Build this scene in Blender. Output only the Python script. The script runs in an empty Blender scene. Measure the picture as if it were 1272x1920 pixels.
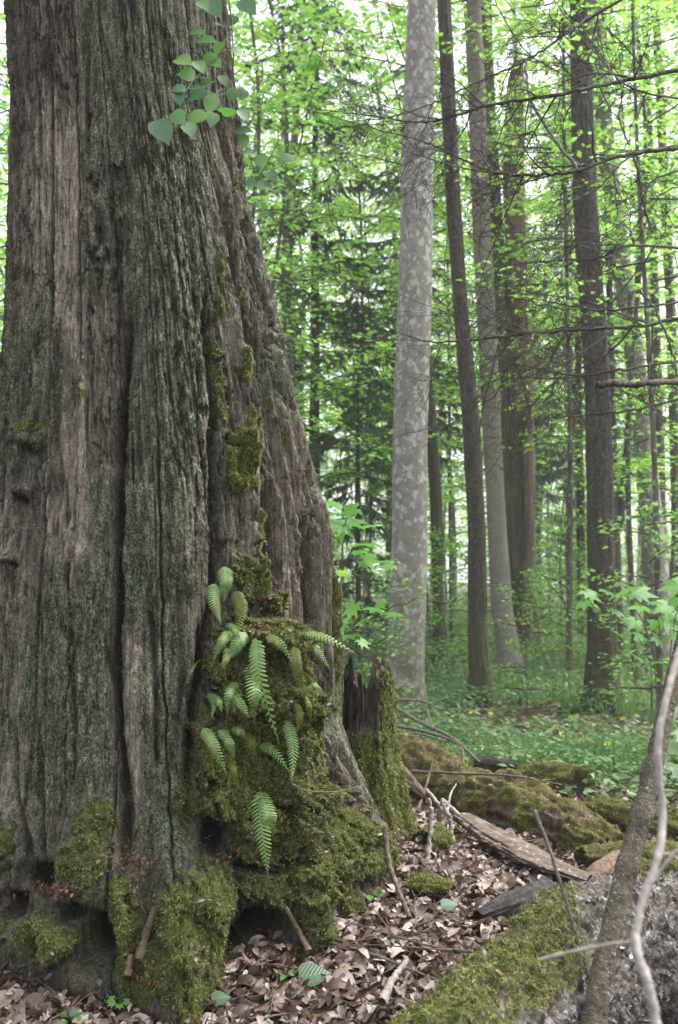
import bpy, math, random
import numpy as np
from mathutils import Vector, Matrix
random.seed(7)
RNG = np.random.default_rng(11)
PI = math.pi
SC = bpy.context.scene

# ------------------------------------------------------------------ camera, sky, sun, exposure
F_PX = 1867.0; W_PX, H_PX = 1272.0, 1920.0
PITCH = math.radians(4.0); CAM_Z = 1.3
cam_d = bpy.data.cameras.new('camera'); cam = bpy.data.objects.new('camera', cam_d)
SC.collection.objects.link(cam); SC.camera = cam
cam.location = (0, 0, CAM_Z); cam.rotation_euler = (PI/2 + PITCH, 0, 0)
cam_d.sensor_fit = 'VERTICAL'; cam_d.sensor_height = 36.0; cam_d.lens = F_PX/H_PX*36.0
cam_d.clip_start = 0.05; cam_d.clip_end = 3000
cam_d.dof.use_dof = True; cam_d.dof.focus_distance = 3.35; cam_d.dof.aperture_fstop = 4.0
cam_d.dof.aperture_blades = 7

SUN_EL, SUN_AZ = math.radians(58), math.radians(70)   # azimuth clockwise from +Y
world = bpy.data.worlds.new('World'); SC.world = world; world.use_nodes = True
wn = world.node_tree; wn.nodes.clear()
w_out = wn.nodes.new('ShaderNodeOutputWorld'); w_bg = wn.nodes.new('ShaderNodeBackground')
w_sky = wn.nodes.new('ShaderNodeTexSky'); w_sky.sky_type = 'NISHITA'; w_sky.sun_disc = False
w_sky.sun_elevation = SUN_EL; w_sky.sun_rotation = SUN_AZ
w_sky.air_density = 1.0; w_sky.dust_density = 4.0; w_sky.ozone_density = 1.0
w_hsv = wn.nodes.new('ShaderNodeHueSaturation'); w_hsv.inputs['Saturation'].default_value = 0.30
wn.links.new(w_sky.outputs[0], w_hsv.inputs['Color']); wn.links.new(w_hsv.outputs[0], w_bg.inputs['Color'])
w_bg.inputs['Strength'].default_value = 0.15
wn.links.new(w_bg.outputs[0], w_out.inputs['Surface'])

sun_d = bpy.data.lights.new('sun', 'SUN'); sun = bpy.data.objects.new('sun', sun_d)
SC.collection.objects.link(sun)
sun_d.energy = 1.2; sun_d.angle = math.radians(30); sun_d.color = (1.0, 0.98, 0.95)
sdir = Vector((math.sin(SUN_AZ)*math.cos(SUN_EL), math.cos(SUN_AZ)*math.cos(SUN_EL), math.sin(SUN_EL)))
sun.rotation_euler = sdir.to_track_quat('Z', 'Y').to_euler()
sun.location = (0, 0, 30)

SC.view_settings.view_transform = 'Standard'; SC.view_settings.look = 'None'
SC.view_settings.exposure = 2.05; SC.view_settings.gamma = 1.0
SC.view_settings.use_curve_mapping = False
SC.cycles.max_bounces = 7; SC.cycles.diffuse_bounces = 4; SC.cycles.transmission_bounces = 4
SC.cycles.use_denoising = True
SC.cycles.sample_clamp_indirect = 6.0
SC.cycles.caustics_reflective = False; SC.cycles.caustics_refractive = False

# ------------------------------------------------------------------ helpers
def at(px, py, Y):
    """world point seen at photo pixel (px, py) at distance Y in front of the camera"""
    u, v = (px - W_PX/2)/F_PX, (H_PX/2 - py)/F_PX
    c, s = math.cos(PITCH), math.sin(PITCH)
    d = np.array([u, c - v*s, s + v*c]); d = d*(Y/d[1])
    return d + np.array([0, 0, CAM_Z])
def proj(P):
    x, y, z = P[..., 0], P[..., 1], P[..., 2] - CAM_Z
    c, s = math.cos(PITCH), math.sin(PITCH)
    f = y*c + z*s; u = -y*s + z*c
    f = np.maximum(f, .05)
    return W_PX/2 + F_PX*x/f, H_PX/2 - F_PX*u/f
def mm(px, Y): return px*Y/F_PX                       # pixels -> metres at distance Y

_perm = np.random.default_rng(3).permutation(256).astype(np.int32)
_val = (np.random.default_rng(4).random(256).astype(np.float32)*2 - 1)
def vn(x, y, z):
    xi, yi, zi = np.floor(x).astype(np.int32), np.floor(y).astype(np.int32), np.floor(z).astype(np.int32)
    fx, fy, fz = x - xi, y - yi, z - zi
    fx = fx*fx*(3 - 2*fx); fy = fy*fy*(3 - 2*fy); fz = fz*fz*(3 - 2*fz)
    out = 0
    for dx in (0, 1):
        a = _perm[(xi + dx) & 255]
        wx = fx if dx else 1 - fx
        for dy in (0, 1):
            b = _perm[(a + yi + dy) & 255]
            wy = wx*(fy if dy else 1 - fy)
            for dz in (0, 1):
                c = _perm[(b + zi + dz) & 255]
                out = out + _val[c]*wy*(fz if dz else 1 - fz)
    return out
def fbm(x, y, z, octv=4, gain=.5):
    x = np.asarray(x, float); y = np.asarray(y, float) + 0*x; z = np.asarray(z, float) + 0*x
    a, s, tot = 1.0, 0, 0
    for i in range(octv):
        s = s + a*vn(x + 17.3*i, y + 5.1*i, z + 9.7*i); tot += a; a *= gain
        x = x*2.03; y = y*2.03; z = z*2.03
    return s/tot*1.6
def sst(a, b, x):
    t = np.clip((x - a)/(b - a), 0, 1); return t*t*(3 - 2*t)

def mk_mesh(name, V, F, mats=(), attrs=None, smooth=True, mat_idx=None):
    V = np.ascontiguousarray(V, dtype=np.float32).reshape(-1, 3)
    F = np.ascontiguousarray(F, dtype=np.int32)
    k = F.shape[1]
    me = bpy.data.meshes.new(name)
    me.vertices.add(len(V)); me.vertices.foreach_set('co', V.ravel())
    me.loops.add(F.size); me.loops.foreach_set('vertex_index', F.ravel())
    me.polygons.add(len(F)); me.polygons.foreach_set('loop_start', np.arange(0, F.size, k, dtype=np.int32))
    me.polygons.foreach_set('loop_total', np.full(len(F), k, np.int32))
    if smooth: me.polygons.foreach_set('use_smooth', np.ones(len(F), bool))
    if mat_idx is not None: me.polygons.foreach_set('material_index', np.asarray(mat_idx, np.int32))
    for n, a in (attrs or {}).items():
        at_ = me.attributes.new(n, 'FLOAT', 'POINT'); at_.data.foreach_set('value', np.ascontiguousarray(a, dtype=np.float32).ravel())
    for m in mats: me.materials.append(m)
    me.update(calc_edges=True)
    return me
def link(name, me, parent=None, loc=None):
    o = bpy.data.objects.new(name, me); SC.collection.objects.link(o)
    if parent is not None: o.parent = parent
    if loc is not None: o.location = loc
    return o
def tag(o, label=None, cat=None, group=None, kind=None):
    if label: o['label'] = label
    if cat: o['category'] = cat
    if group: o['group'] = group
    if kind: o['kind'] = kind
    return o
def thing(name, label, cat, loc=(0, 0, 0), rz=0, group=None):
    o = bpy.data.objects.new(name, None); SC.collection.objects.link(o)
    o.location = loc; o.rotation_euler = (0, 0, rz); o.empty_display_size = .1
    return tag(o, label, cat, group)
def copy_tree(o, parent=None):
    c = o.copy(); SC.collection.objects.link(c); c.parent = parent
    for ch in list(o.children): copy_tree(ch, c)
    return c

class MB:
    """collects vertex / quad blocks into one mesh"""
    def __init__(s): s.V = []; s.F = []; s.A = []; s.M = []; s.n = 0
    def add(s, V, F, rnd=0.0, mi=0):
        V = np.asarray(V, float).reshape(-1, 3); F = np.asarray(F, int)
        s.V.append(V); s.F.append(F + s.n); s.n += len(V)
        s.A.append(np.broadcast_to(np.asarray(rnd, float), (len(V),))); s.M.append(np.full(len(F), mi))
    def mesh(s, name, mats, smooth=True):
        return mk_mesh(name, np.concatenate(s.V), np.concatenate(s.F), mats, {'rnd': np.concatenate(s.A)}, smooth, np.concatenate(s.M))
    def build(s, name, mats, parent=None, smooth=True, loc=None):
        return link(name, s.mesh(name, mats, smooth), parent, loc)

def catmull(P, n):
    P = np.asarray(P, float); m = len(P)
    if m < 3:
        t = np.linspace(0, 1, n)[:, None]; return P[0]*(1 - t) + P[-1]*t
    Q = np.vstack([2*P[0] - P[1], P, 2*P[-1] - P[-2]])
    t = np.linspace(0, m - 1 - 1e-6, n); i = t.astype(int); f = (t - i)[:, None]
    a, b, c, d = Q[i], Q[i+1], Q[i+2], Q[i+3]
    return .5*(2*b + (c - a)*f + (2*a - 5*b + 4*c - d)*f**2 + (3*b - a - 3*c + d)*f**3)
def frames(P):
    T = np.gradient(P, axis=0); T /= np.linalg.norm(T, axis=1, keepdims=True) + 1e-9
    ref = np.array([0, 0, 1.]) if abs(T[:, 2]).mean() < .8 else np.array([0, -1., 0])
    A = np.cross(T, ref); A /= np.linalg.norm(A, axis=1, keepdims=True) + 1e-9
    B = np.cross(A, T)
    return T, A, B
def grid_faces(r, c, wrap=True):
    i = np.arange(r - 1)[:, None]; cc = c if wrap else c - 1
    j = np.arange(cc)[None, :]; j2 = (j + 1) % c
    return np.stack([i*c + j, i*c + j2, (i+1)*c + j2, (i+1)*c + j], -1).reshape(-1, 4)
def tube(P, R, k=6, wob=0):
    P = np.asarray(P, float); n = len(P); R = np.broadcast_to(np.asarray(R, float), (n,))
    T, A, B = frames(P)
    a = np.linspace(0, 2*PI, k, endpoint=False)
    RR = R[:, None]*np.ones((1, k))
    if wob: RR = RR*(1 + wob*RNG.uniform(-1, 1, (n, k)))
    V = P[:, None] + RR[..., None]*(A[:, None]*np.cos(a)[None, :, None] + B[:, None]*np.sin(a)[None, :, None])
    return V.reshape(-1, 3), grid_faces(n, k)
def sub_tubes(mb, P, R, k=3, rnd=0):
    V, F = tube(P, R, k); mb.add(V, F, rnd)

def tufts(G, mask, n, ln, wd, down=.5, up=0.0, rnd_sc=.5, wrap=True, jit=0.0):
    """short moss blades grown from a vertex grid G (r,c,3) where mask is high"""
    g = G if not wrap else np.concatenate([G, G[:, :1]], 1)
    mk = mask if not wrap else np.concatenate([mask, mask[:, :1]], 1)
    e1 = g[1:, :-1] - g[:-1, :-1]; e2 = g[:-1, 1:] - g[:-1, :-1]
    N = np.cross(e2, e1); area = np.linalg.norm(N, axis=2); N = N/(area[..., None] + 1e-12)
    w = (mk[:-1, :-1]*area).ravel(); w = np.maximum(w, 0)
    idx = RNG.choice(w.size, n, p=w/w.sum())
    a, b = RNG.random((n, 1)), RNG.random((n, 1))
    p = g[:-1, :-1].reshape(-1, 3)[idx] + a*e1.reshape(-1, 3)[idx] + b*e2.reshape(-1, 3)[idx]
    nn = N.reshape(-1, 3)[idx]
    d = nn + RNG.normal(0, rnd_sc, (n, 3)) + np.array([0, 0, up - down])
    d /= np.linalg.norm(d, axis=1, keepdims=True)
    L = ln*RNG.uniform(.4, 1.5, (n, 1)); s = np.cross(d, RNG.normal(0, 1, (n, 3))); s /= np.linalg.norm(s, axis=1, keepdims=True) + 1e-9
    s = s*wd*.5
    p = p - nn*.002
    bend = np.array([0, 0, -1.])*L*.35*down
    V = np.stack([p - s, p + s, p + d*L*.6 + s*.8 , p + d*L + bend, ], 1)
    F = np.arange(n*4).reshape(-1, 4)
    r = np.repeat(RNG.random(n), 4)
    return V.reshape(-1, 3), F, r

def flakes(G, mask, n, s0, s1):
    """small curled flakes lying on a tube grid"""
    g = np.concatenate([G, G[:, :1]], 1); mk = np.concatenate([mask, mask[:, :1]], 1)
    e1 = g[1:, :-1] - g[:-1, :-1]; e2 = g[:-1, 1:] - g[:-1, :-1]; N = np.cross(e2, e1); area = np.linalg.norm(N, axis=2); N = N/(area[..., None] + 1e-12)
    w = np.maximum((mk[:-1, :-1]*area).ravel(), 0); idx = RNG.choice(w.size, n, p=w/w.sum()); p = g[:-1, :-1].reshape(-1, 3)[idx]; nn = N.reshape(-1, 3)[idx]
    t = e2.reshape(-1, 3)[idx]; t /= np.linalg.norm(t, axis=1, keepdims=True) + 1e-9; t = t + RNG.normal(0, .5, (n, 3))
    return leaf_cloud(p + nn*.003, t + nn*.1, nn + RNG.normal(0, .25, (n, 3)), RNG.uniform(s0, s1, n)**1.0, leaf_shape([(0, .18), (.3, .30), (.7, .26), (1, .12)], .25, .25))

# ------------------------------------------------------------------ materials
class NT:
    def __init__(s, name):
        s.m = bpy.data.materials.new(name); s.m.use_nodes = True; s.t = s.m.node_tree; s.t.nodes.clear()
        s.out = s.t.nodes.new('ShaderNodeOutputMaterial'); s._co = None
    def n(s, typ, **kw):
        x = s.t.nodes.new(typ)
        for k, v in kw.items(): setattr(x, k, v)
        return x
    def put(s, sock, v):
        if isinstance(v, bpy.types.NodeSocket): s.t.links.new(v, sock)
        elif isinstance(v, (tuple, list)) and len(v) == 3 and sock.type == 'RGBA': sock.default_value = (*v, 1)
        else: sock.default_value = v
    def co(s, sc=(1, 1, 1), kind='Object'):
        tc = s.n('ShaderNodeTexCoord'); mp = s.n('ShaderNodeMapping'); s.put(mp.inputs['Vector'], tc.outputs[kind]); mp.inputs['Scale'].default_value = sc
        return mp.outputs[0]
    def noise(s, scale, detail=4, vec=None, rough=.6, dist=0.0):
        x = s.n('ShaderNodeTexNoise'); x.inputs['Scale'].default_value = scale; x.inputs['Detail'].default_value = detail
        x.inputs['Roughness'].default_value = rough; x.inputs['Distortion'].default_value = dist
        s.put(x.inputs['Vector'], vec if vec is not None else s.co()); return x.outputs[0]
    def voro(s, scale, vec=None, feat='F1', out=0, rand=1.0):
        x = s.n('ShaderNodeTexVoronoi', feature=feat); x.inputs['Scale'].default_value = scale; x.inputs['Randomness'].default_value = rand
        s.put(x.inputs['Vector'], vec if vec is not None else s.co()); return x.outputs[out]
    def ramp(s, fac, stops, interp='LINEAR'):
        x = s.n('ShaderNodeValToRGB'); cr = x.color_ramp; cr.interpolation = interp
        while len(cr.elements) < len(stops): cr.elements.new(.5)
        for e, (p, c) in zip(cr.elements, stops):
            e.position = p; e.color = (*c, 1) if isinstance(c, (tuple, list)) else (c, c, c, 1)
        s.put(x.inputs[0], fac); return x.outputs[0]
    def mix(s, fac, a, b, mode='MIX'):
        x = s.n('ShaderNodeMix', data_type='RGBA', blend_type=mode)
        s.put(x.inputs[0], fac); s.put(x.inputs[6], a); s.put(x.inputs[7], b); return x.outputs[2]
    def math(s, op, a, b=0.0, clamp=False):
        x = s.n('ShaderNodeMath', operation=op, use_clamp=clamp); s.put(x.inputs[0], a); s.put(x.inputs[1], b); return x.outputs[0]
    def attr(s, name):
        x = s.n('ShaderNodeAttribute', attribute_name=name); return x.outputs['Fac']
    def bump(s, h, strength=.5, dist=.01):
        x = s.n('ShaderNodeBump'); x.inputs['Strength'].default_value = strength; x.inputs['Distance'].default_value = dist
        s.put(x.inputs['Height'], h); return x.outputs[0]
    def pbr(s, col, rough=.85, nrm=None, spec=.25):
        b = s.n('ShaderNodeBsdfPrincipled'); s.put(b.inputs['Base Color'], col); s.put(b.inputs['Roughness'], rough)
        b.inputs['Specular IOR Level'].default_value = spec
        if nrm is not None: s.put(b.inputs['Normal'], nrm)
        s.t.links.new(b.outputs[0], s.out.inputs[0]); return s.m
    def leaf(s, col, tcol, tfac=.5, gloss=.06, grough=.4, nrm=None):
        d = s.n('ShaderNodeBsdfDiffuse'); t = s.n('ShaderNodeBsdfTranslucent'); g = s.n('ShaderNodeBsdfGlossy')
        s.put(d.inputs[0], col); s.put(t.inputs[0], tcol); g.inputs['Roughness'].default_value = grough
        if nrm is not None:
            for q in (d, t, g): s.put(q.inputs['Normal'], nrm)
        m1 = s.n('ShaderNodeMixShader'); m1.inputs[0].default_value = tfac
        s.t.links.new(d.outputs[0], m1.inputs[1]); s.t.links.new(t.outputs[0], m1.inputs[2])
        m2 = s.n('ShaderNodeMixShader'); m2.inputs[0].default_value = gloss
        s.t.links.new(m1.outputs[0], m2.inputs[1]); s.t.links.new(g.outputs[0], m2.inputs[2])
        s.t.links.new(m2.outputs[0], s.out.inputs[0]); return s.m

def m_leaf(name, c0, c1, t0, t1, tfac=.5, gloss=.06, veins=False):
    n = NT(name); r = n.attr('rnd'); c, t = n.mix(r, c0, c1), n.mix(r, t0, t1); nrm = None
    if veins:
        ax = n.math('ABSOLUTE', n.attr('lu')); st = n.math('SINE', n.math('MULTIPLY', n.math('SUBTRACT', n.attr('lv'), n.math('MULTIPLY', ax, .9)), 46.))
        rib = n.ramp(ax, [(.0, 1.), (.03, 0.)]); v = n.math('MAXIMUM', n.ramp(st, [(.86, 0.), (1., .6)]), rib)
        c = n.mix(n.math('MULTIPLY', v, .14), c, tuple(min(1, x*1.8 + .03) for x in c1)); c = n.mix(n.ramp(n.noise(30, 4), [(.5, 0.), (.72, .4)]), c, (.13, .13, .05)); nrm = n.bump(st, .15, .003)
    return n.leaf(c, t, tfac, gloss, .4, nrm)

def m_bigtrunk():
    n = NT('weathered_dead_wood')
    fib = n.noise(1, 7, n.co((105, 105, 5)), .72)
    fib2 = n.noise(1, 5, n.co((22, 22, 1.6)), .6, .3)
    blot = n.noise(3.2, 6, n.co((1, 1, .6)), .6)
    grain = n.noise(170, 4, n.co((1, 1, .45)), .7)
    wood = n.ramp(fib, [(.32, (.034, .028, .020)), (.5, (.122, .102, .075)), (.68, (.27, .235, .185))])
    wood = n.mix(n.ramp(fib2, [(.38, 0.), (.62, 1.)]), wood, n.ramp(fib, [(.3, (.07, .062, .046)), (.7, (.185, .168, .13))]))
    wood = n.mix(n.ramp(blot, [(.5, 0.), (.66, .5)]), wood, (.095, .066, .048))
    pale = n.ramp(fib, [(.28, (.12, .10, .075)), (.5, (.29, .245, .19)), (.72, (.50, .45, .37))])
    col = n.mix(n.attr('bare'), wood, pale)
    # grey green algae crust
    alg = n.ramp(n.noise(1, 5, n.co((45, 45, 12)), .7), [(.33, (.030, .038, .019)), (.5, (.085, .098, .058)), (.68, (.19, .205, .14))])
    amask = n.math('MULTIPLY', n.attr('algae'), n.ramp(n.noise(1, 6, n.co((20, 20, 5)), .7), [(.33, 0.), (.50, 1.)]))
    col = n.mix(amask, col, alg)
    # fine crust: dark pores and light grains a few millimetres across
    gr = n.noise(150, 3, n.co((1, 1, .8)), .75); gw = n.math('ADD', .35, n.math('MULTIPLY', n.attr('algae'), .6))
    col = n.mix(gw, col, n.mix(1.0, col, n.ramp(gr, [(.36, .18), (.48, .9), (.60, 1.9)]), 'MULTIPLY'))
    # pale lichen flecks
    fle = n.ramp(n.noise(95, 2, n.co((1, 1, .6)), .5), [(.66, 0.), (.71, 1.)])
    col = n.mix(n.math('MULTIPLY', fle, .55), col, (.40, .40, .35))
    col = n.mix(n.attr('rot'), col, n.ramp(grain, [(.3, (.012, .009, .007)), (.7, (.05, .032, .024))]))  # near-black brown wherever the dark mask is set, mostly low spots of the relief
    mossc = n.ramp(n.noise(38, 5, None, .7), [(.3, (.02, .026, .007)), (.5, (.065, .074, .019)), (.72, (.15, .155, .05))])
    mm_ = n.ramp(n.math('ADD', n.attr('moss'), n.math('MULTIPLY', n.math('SUBTRACT', n.noise(30, 4), .5), .8)), [(.4, 0.), (.55, 1.)])
    col = n.mix(mm_, col, mossc)
    h = n.math('ADD', n.math('MULTIPLY', fib, 1.0), n.math('ADD', n.math('MULTIPLY', grain, .8), n.math('MULTIPLY', n.noise(60, 4), .6)))
    med = n.ramp(n.noise(1, 6, n.co((38, 38, 9)), .72), [(.34, .28), (.5, 1.08), (.68, 1.65)])
    col = n.mix(1.0, col, med, 'MULTIPLY')
    spk = n.ramp(n.noise(210, 2, n.co((1, 1, .5)), .5), [(.30, .35), (.42, 1.)])
    col = n.mix(.8, col, n.mix(1.0, col, spk, 'MULTIPLY'))
    return n.pbr(col, .9, n.bump(h, 1.0, .016), .2)

def m_moss(name, lo, mid, hi, sc=45):
    n = NT(name)
    c = n.ramp(n.math('ADD', n.math('MULTIPLY', n.attr('rnd'), .7), n.math('MULTIPLY', n.noise(9, 4), .6)), [(.10, lo), (.5, mid), (.9, hi)])
    return n.leaf(c, c, .35, .03, .6)

def m_bark(name, c0, c1, vs=(30, 30, 6), lich=0.0, lcol=(.5, .53, .5), lsc=6, green=0.0, bs=.8, rot=0):
    n = NT(name)
    a = n.noise(1, 6, n.co(vs), .65)
    col = n.ramp(a, [(.33, c0), (.66, c1)])
    col = n.mix(n.ramp(n.noise(1.6, 4), [(.42, 0.), (.62, .45)]), col, tuple(x*.65 for x in c1))
    if lich:
        l1 = n.noise(lsc*2.3, 4, n.co((1, 1, .8)), .5, .1)
        t = .70 - .145*lich
        lm = n.ramp(l1, [(t - .01, 0.), (t + .04, 1.)])
        l2 = n.ramp(n.noise(lsc*4, 3, n.co((1, 1, .8)), .5), [(.64 - .03*lich, 0.), (.66 - .03*lich, 1.)])
        lm = n.math('MAXIMUM', lm, n.math('MULTIPLY', l2, .8))
        col = n.mix(lm, col, n.mix(n.noise(40, 3), tuple(x*.7 for x in lcol), lcol))
    if green:
        gz = n.attr('moss')
        gm = n.math('MULTIPLY', gz, n.ramp(n.noise(7, 6, None, .7), [(.35, 0.), (.55, 1.)]))
        col = n.mix(gm, col, n.ramp(n.noise(50, 4), [(.3, (.03, .036, .012)), (.7, (.10, .11, .035))]))
    h = n.math('ADD', a, n.math('MULTIPLY', n.noise(80, 3), .4))
    return n.pbr(col, .9, n.bump(h, bs, .012), .2)

def m_ground():
    n = NT('forest_soil')
    a = n.noise(22, 8, None, .7)
    col = n.ramp(a, [(.3, (.018, .012, .009)), (.5, (.055, .038, .028)), (.7, (.14, .10, .08))])
    g = n.ramp(n.noise(14, 8, None, .7), [(.3, (.02, .04, .012)), (.7, (.09, .15, .05))])
    gm = n.math('MULTIPLY', n.attr('green'), n.ramp(n.noise(1.3, 6, None, .6), [(.42, 0.), (.58, .9)]))
    col = n.mix(gm, col, g)
    return n.pbr(col, .95, n.bump(a, .8, .03), .15)

def m_dead_leaf(name='dead_leaf'):
    n = NT(name); r = n.attr('rnd')
    c = n.ramp(r, [(0, (.045, .026, .018)), (.3, (.085, .054, .038)), (.6, (.165, .118, .09)), (.85, (.28, .222, .185)), (1, (.44, .37, .32))])
    c = n.mix(n.ramp(n.noise(60, 4), [(.35, 0.), (.65, .35)]), c, tuple((.10, .06, .045)))
    return n.leaf(c, n.mix(.5, c, (.25, .12, .05)), .18, .06, .45, n.bump(n.noise(90, 3), .35, .004))

M = {}
M['trunk'] = m_bigtrunk()
M['moss'] = m_moss('moss_fibre', (.034, .042, .010), (.118, .138, .030), (.28, .30, .09))
M['moss_y'] = m_moss('golden_moss_fibre', (.036, .042, .010), (.125, .138, .026), (.28, .29, .07))
M['dead'] = m_dead_leaf()
M['moss_gold'] = m_moss('rusty_gold_moss_fibre', (.05, .043, .012), (.18, .145, .035), (.36, .30, .09))
M['fern'] = m_leaf('fern_leaf', (.10, .19, .05), (.24, .35, .12), (.12, .28, .04), (.26, .44, .12), .25, .03)
M['fern_old'] = m_leaf('old_fern_leaf', (.08, .12, .02), (.14, .14, .02), (.16, .22, .02), (.25, .24, .03), .4, .02)
M['vine'] = m_leaf('vine_leaf', (.04, .095, .05), (.11, .25, .06), (.10, .30, .04), (.25, .50, .06), .4, .04, True)
M['maple'] = m_leaf('maple_leaf', (.07, .20, .04), (.12, .30, .05), (.16, .46, .03), (.36, .68, .06), .5, .03, True)
M['leaf_a'] = m_leaf('beech_foliage', (.10, .20, .03), (.18, .31, .06), (.30, .58, .06), (.50, .82, .20), .6, .03)
M['leaf_b'] = m_leaf('hornbeam_foliage', (.07, .16, .04), (.14, .25, .07), (.22, .46, .08), (.42, .68, .18), .55, .04)
M['leaf_far'] = m_leaf('far_foliage', (.11, .21, .05), (.21, .32, .10), (.34, .60, .10), (.60, .84, .24), .6, .02)
M['spruce'] = m_leaf('spruce_needles', (.045, .075, .035), (.095, .13, .07), (.06, .10, .04), (.12, .18, .07), .25, .03)
M['herb'] = m_leaf('woodland_herb_leaf', (.06, .12, .045), (.17, .24, .12), (.10, .22, .05), (.20, .35, .11), .3, .03)
M['grass'] = m_leaf('grass_blade', (.06, .14, .03), (.14, .25, .07), (.10, .26, .04), (.2, .4, .08), .4, .05)
M['twig'] = m_bark('dry_twig', (.05, .042, .036), (.17, .145, .125), (60, 60, 60), bs=.5)
M['twig_pale'] = m_bark('pale_dry_twig', (.16, .14, .125), (.36, .33, .30), (50, 50, 50), bs=.4)
M['branch'] = m_bark('dead_spruce_branch', (.028, .023, .020), (.11, .095, .083), (50, 50, 50), bs=.6)
M['beech_bark'] = m_bark('lichen_spotted_bark', (.14, .125, .11), (.26, .235, .205), (14, 14, 10), 1.0, (.38, .395, .365), 6, .7, .5)
M['dark_bark'] = m_bark('dark_furrowed_bark', (.016, .013, .010), (.085, .072, .060), (34, 34, 7), .12, (.26, .27, .25), 22, 1.0, 1.0)
M['grey_bark'] = m_bark('smooth_grey_bark', (.15, .13, .115), (.23, .205, .185), (9, 9, 22), 0, green=.6, bs=.35)
M['oak_bark'] = m_bark('ribbed_oak_bark', (.035, .03, .022), (.16, .135, .11), (22, 22, 1.6), .1, (.3, .32, .28), 12, 1.0, 1.0)
M['far_bark'] = m_bark('far_tree_bark', (.045, .038, .032), (.14, .12, .10), (20, 20, 4), .4, (.36, .37, .35), 5, .8, .5)
M['log_bark'] = m_bark('silvery_log_bark', (.03, .024, .02), (.16, .14, .125), (30, 30, 30), .5, (.33, .33, .32), 18, 1.0, 1.0)
M['rot_wood'] = m_bark('rotten_brown_wood', (.022, .015, .012), (.14, .095, .072), (30, 30, 8), green=1.0, bs=1.0)
M['char_wood'] = m_bark('blackened_wood', (.010, .009, .008), (.06, .052, .047), (30, 30, 30), bs=1.0)
M['slab'] = m_bark('loose_bark_slab', (.035, .026, .02), (.16, .125, .10), (14, 30, 14), .2, (.34, .32, .30), 16, bs=.9)
M['flake'] = m_leaf('silver_bark_flake', (.07, .064, .058), (.34, .33, .31), (.1, .1, .1), (.2, .2, .2), .05, .04)
M['orange_wood'] = m_bark('split_tan_wood', (.05, .036, .025), (.23, .165, .115), (60, 60, 60), bs=.8)
M['soil'] = m_ground()
M['red_crumb'] = m_leaf('rotted_red_wood_crumb', (.05, .022, .014), (.19, .085, .055), (.1, .04, .02), (.2, .1, .05), .1, .04)
M['petal'] = m_leaf('yellow_petal', (.75, .58, .03), (.85, .7, .05), (.8, .6, .03), (.8, .6, .03), .3, .05)

# ------------------------------------------------------------------ ground
def ghf(x, y):
    x = np.asarray(x, float); y = np.asarray(y, float)
    g = .23*np.exp(-(((x - .12)/.62)**2 + ((y - 4.2)/1.0)**2))
    g = g + .05*np.exp(-(((x + .7)/1.2)**2 + ((y - 4.0)/1.2)**2)) + .10*np.exp(-(((x + 1.25)/.5)**2 + ((y - 3.5)/.75)**2)) + .05*np.exp(-(((x + .35)/.3)**2 + ((y - 3.6)/.5)**2))
    near = np.exp(-(y/14.)**2)
    g = g + near*.035*fbm(x*1.7, y*1.7, 3.1, 4) + .10*(1 - near)*fbm(x*.22, y*.22, 1.7, 3)
    g = g + .012*near*fbm(x*9, y*9, 8.2, 3)
    return g
def gh(x, y): return float(ghf(np.array([x]), np.array([y]))[0])
def axis(lo, hi, d0, far, n_out):
    core = np.arange(lo, hi, d0); g = np.geomspace(d0*2, far, n_out)
    return core, g
def og(px, py, lift=0.):
    """point on the forest floor seen at photo pixel (px, py), raised by lift"""
    Y = np.arange(2.2, 12, .02); P = np.array([at(px, py, q) for q in Y]); i = int(np.argmax(P[:, 2] < ghf(P[:, 0], P[:, 1]) + lift)); return P[i]
xs_c = np.arange(-3, 3.001, .03); xo = 3 + np.geomspace(.06, 397, 60)
xs = np.concatenate([-xo[::-1], xs_c, xo])
ys_c = np.arange(1.2, 8.5, .03); yo = 8.5 + np.geomspace(.06, 800, 90)
ys = np.concatenate([[-40, -10, -3, 0, .6], ys_c, yo])
GX, GY = np.meshgrid(xs, ys)
GZ = ghf(GX, GY)
green = sst(4.8, 7.5, GY + .9*fbm(GX, GY, 2, 3) + .5*(GX - 1))
ground = link('ground', mk_mesh('ground', np.stack([GX, GY, GZ], -1), grid_faces(len(ys), len(xs), False), [M['soil']], {'green': green}))
tag(ground, kind='structure', label='uneven forest floor covered with brown fallen leaves and green herbs')

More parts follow.
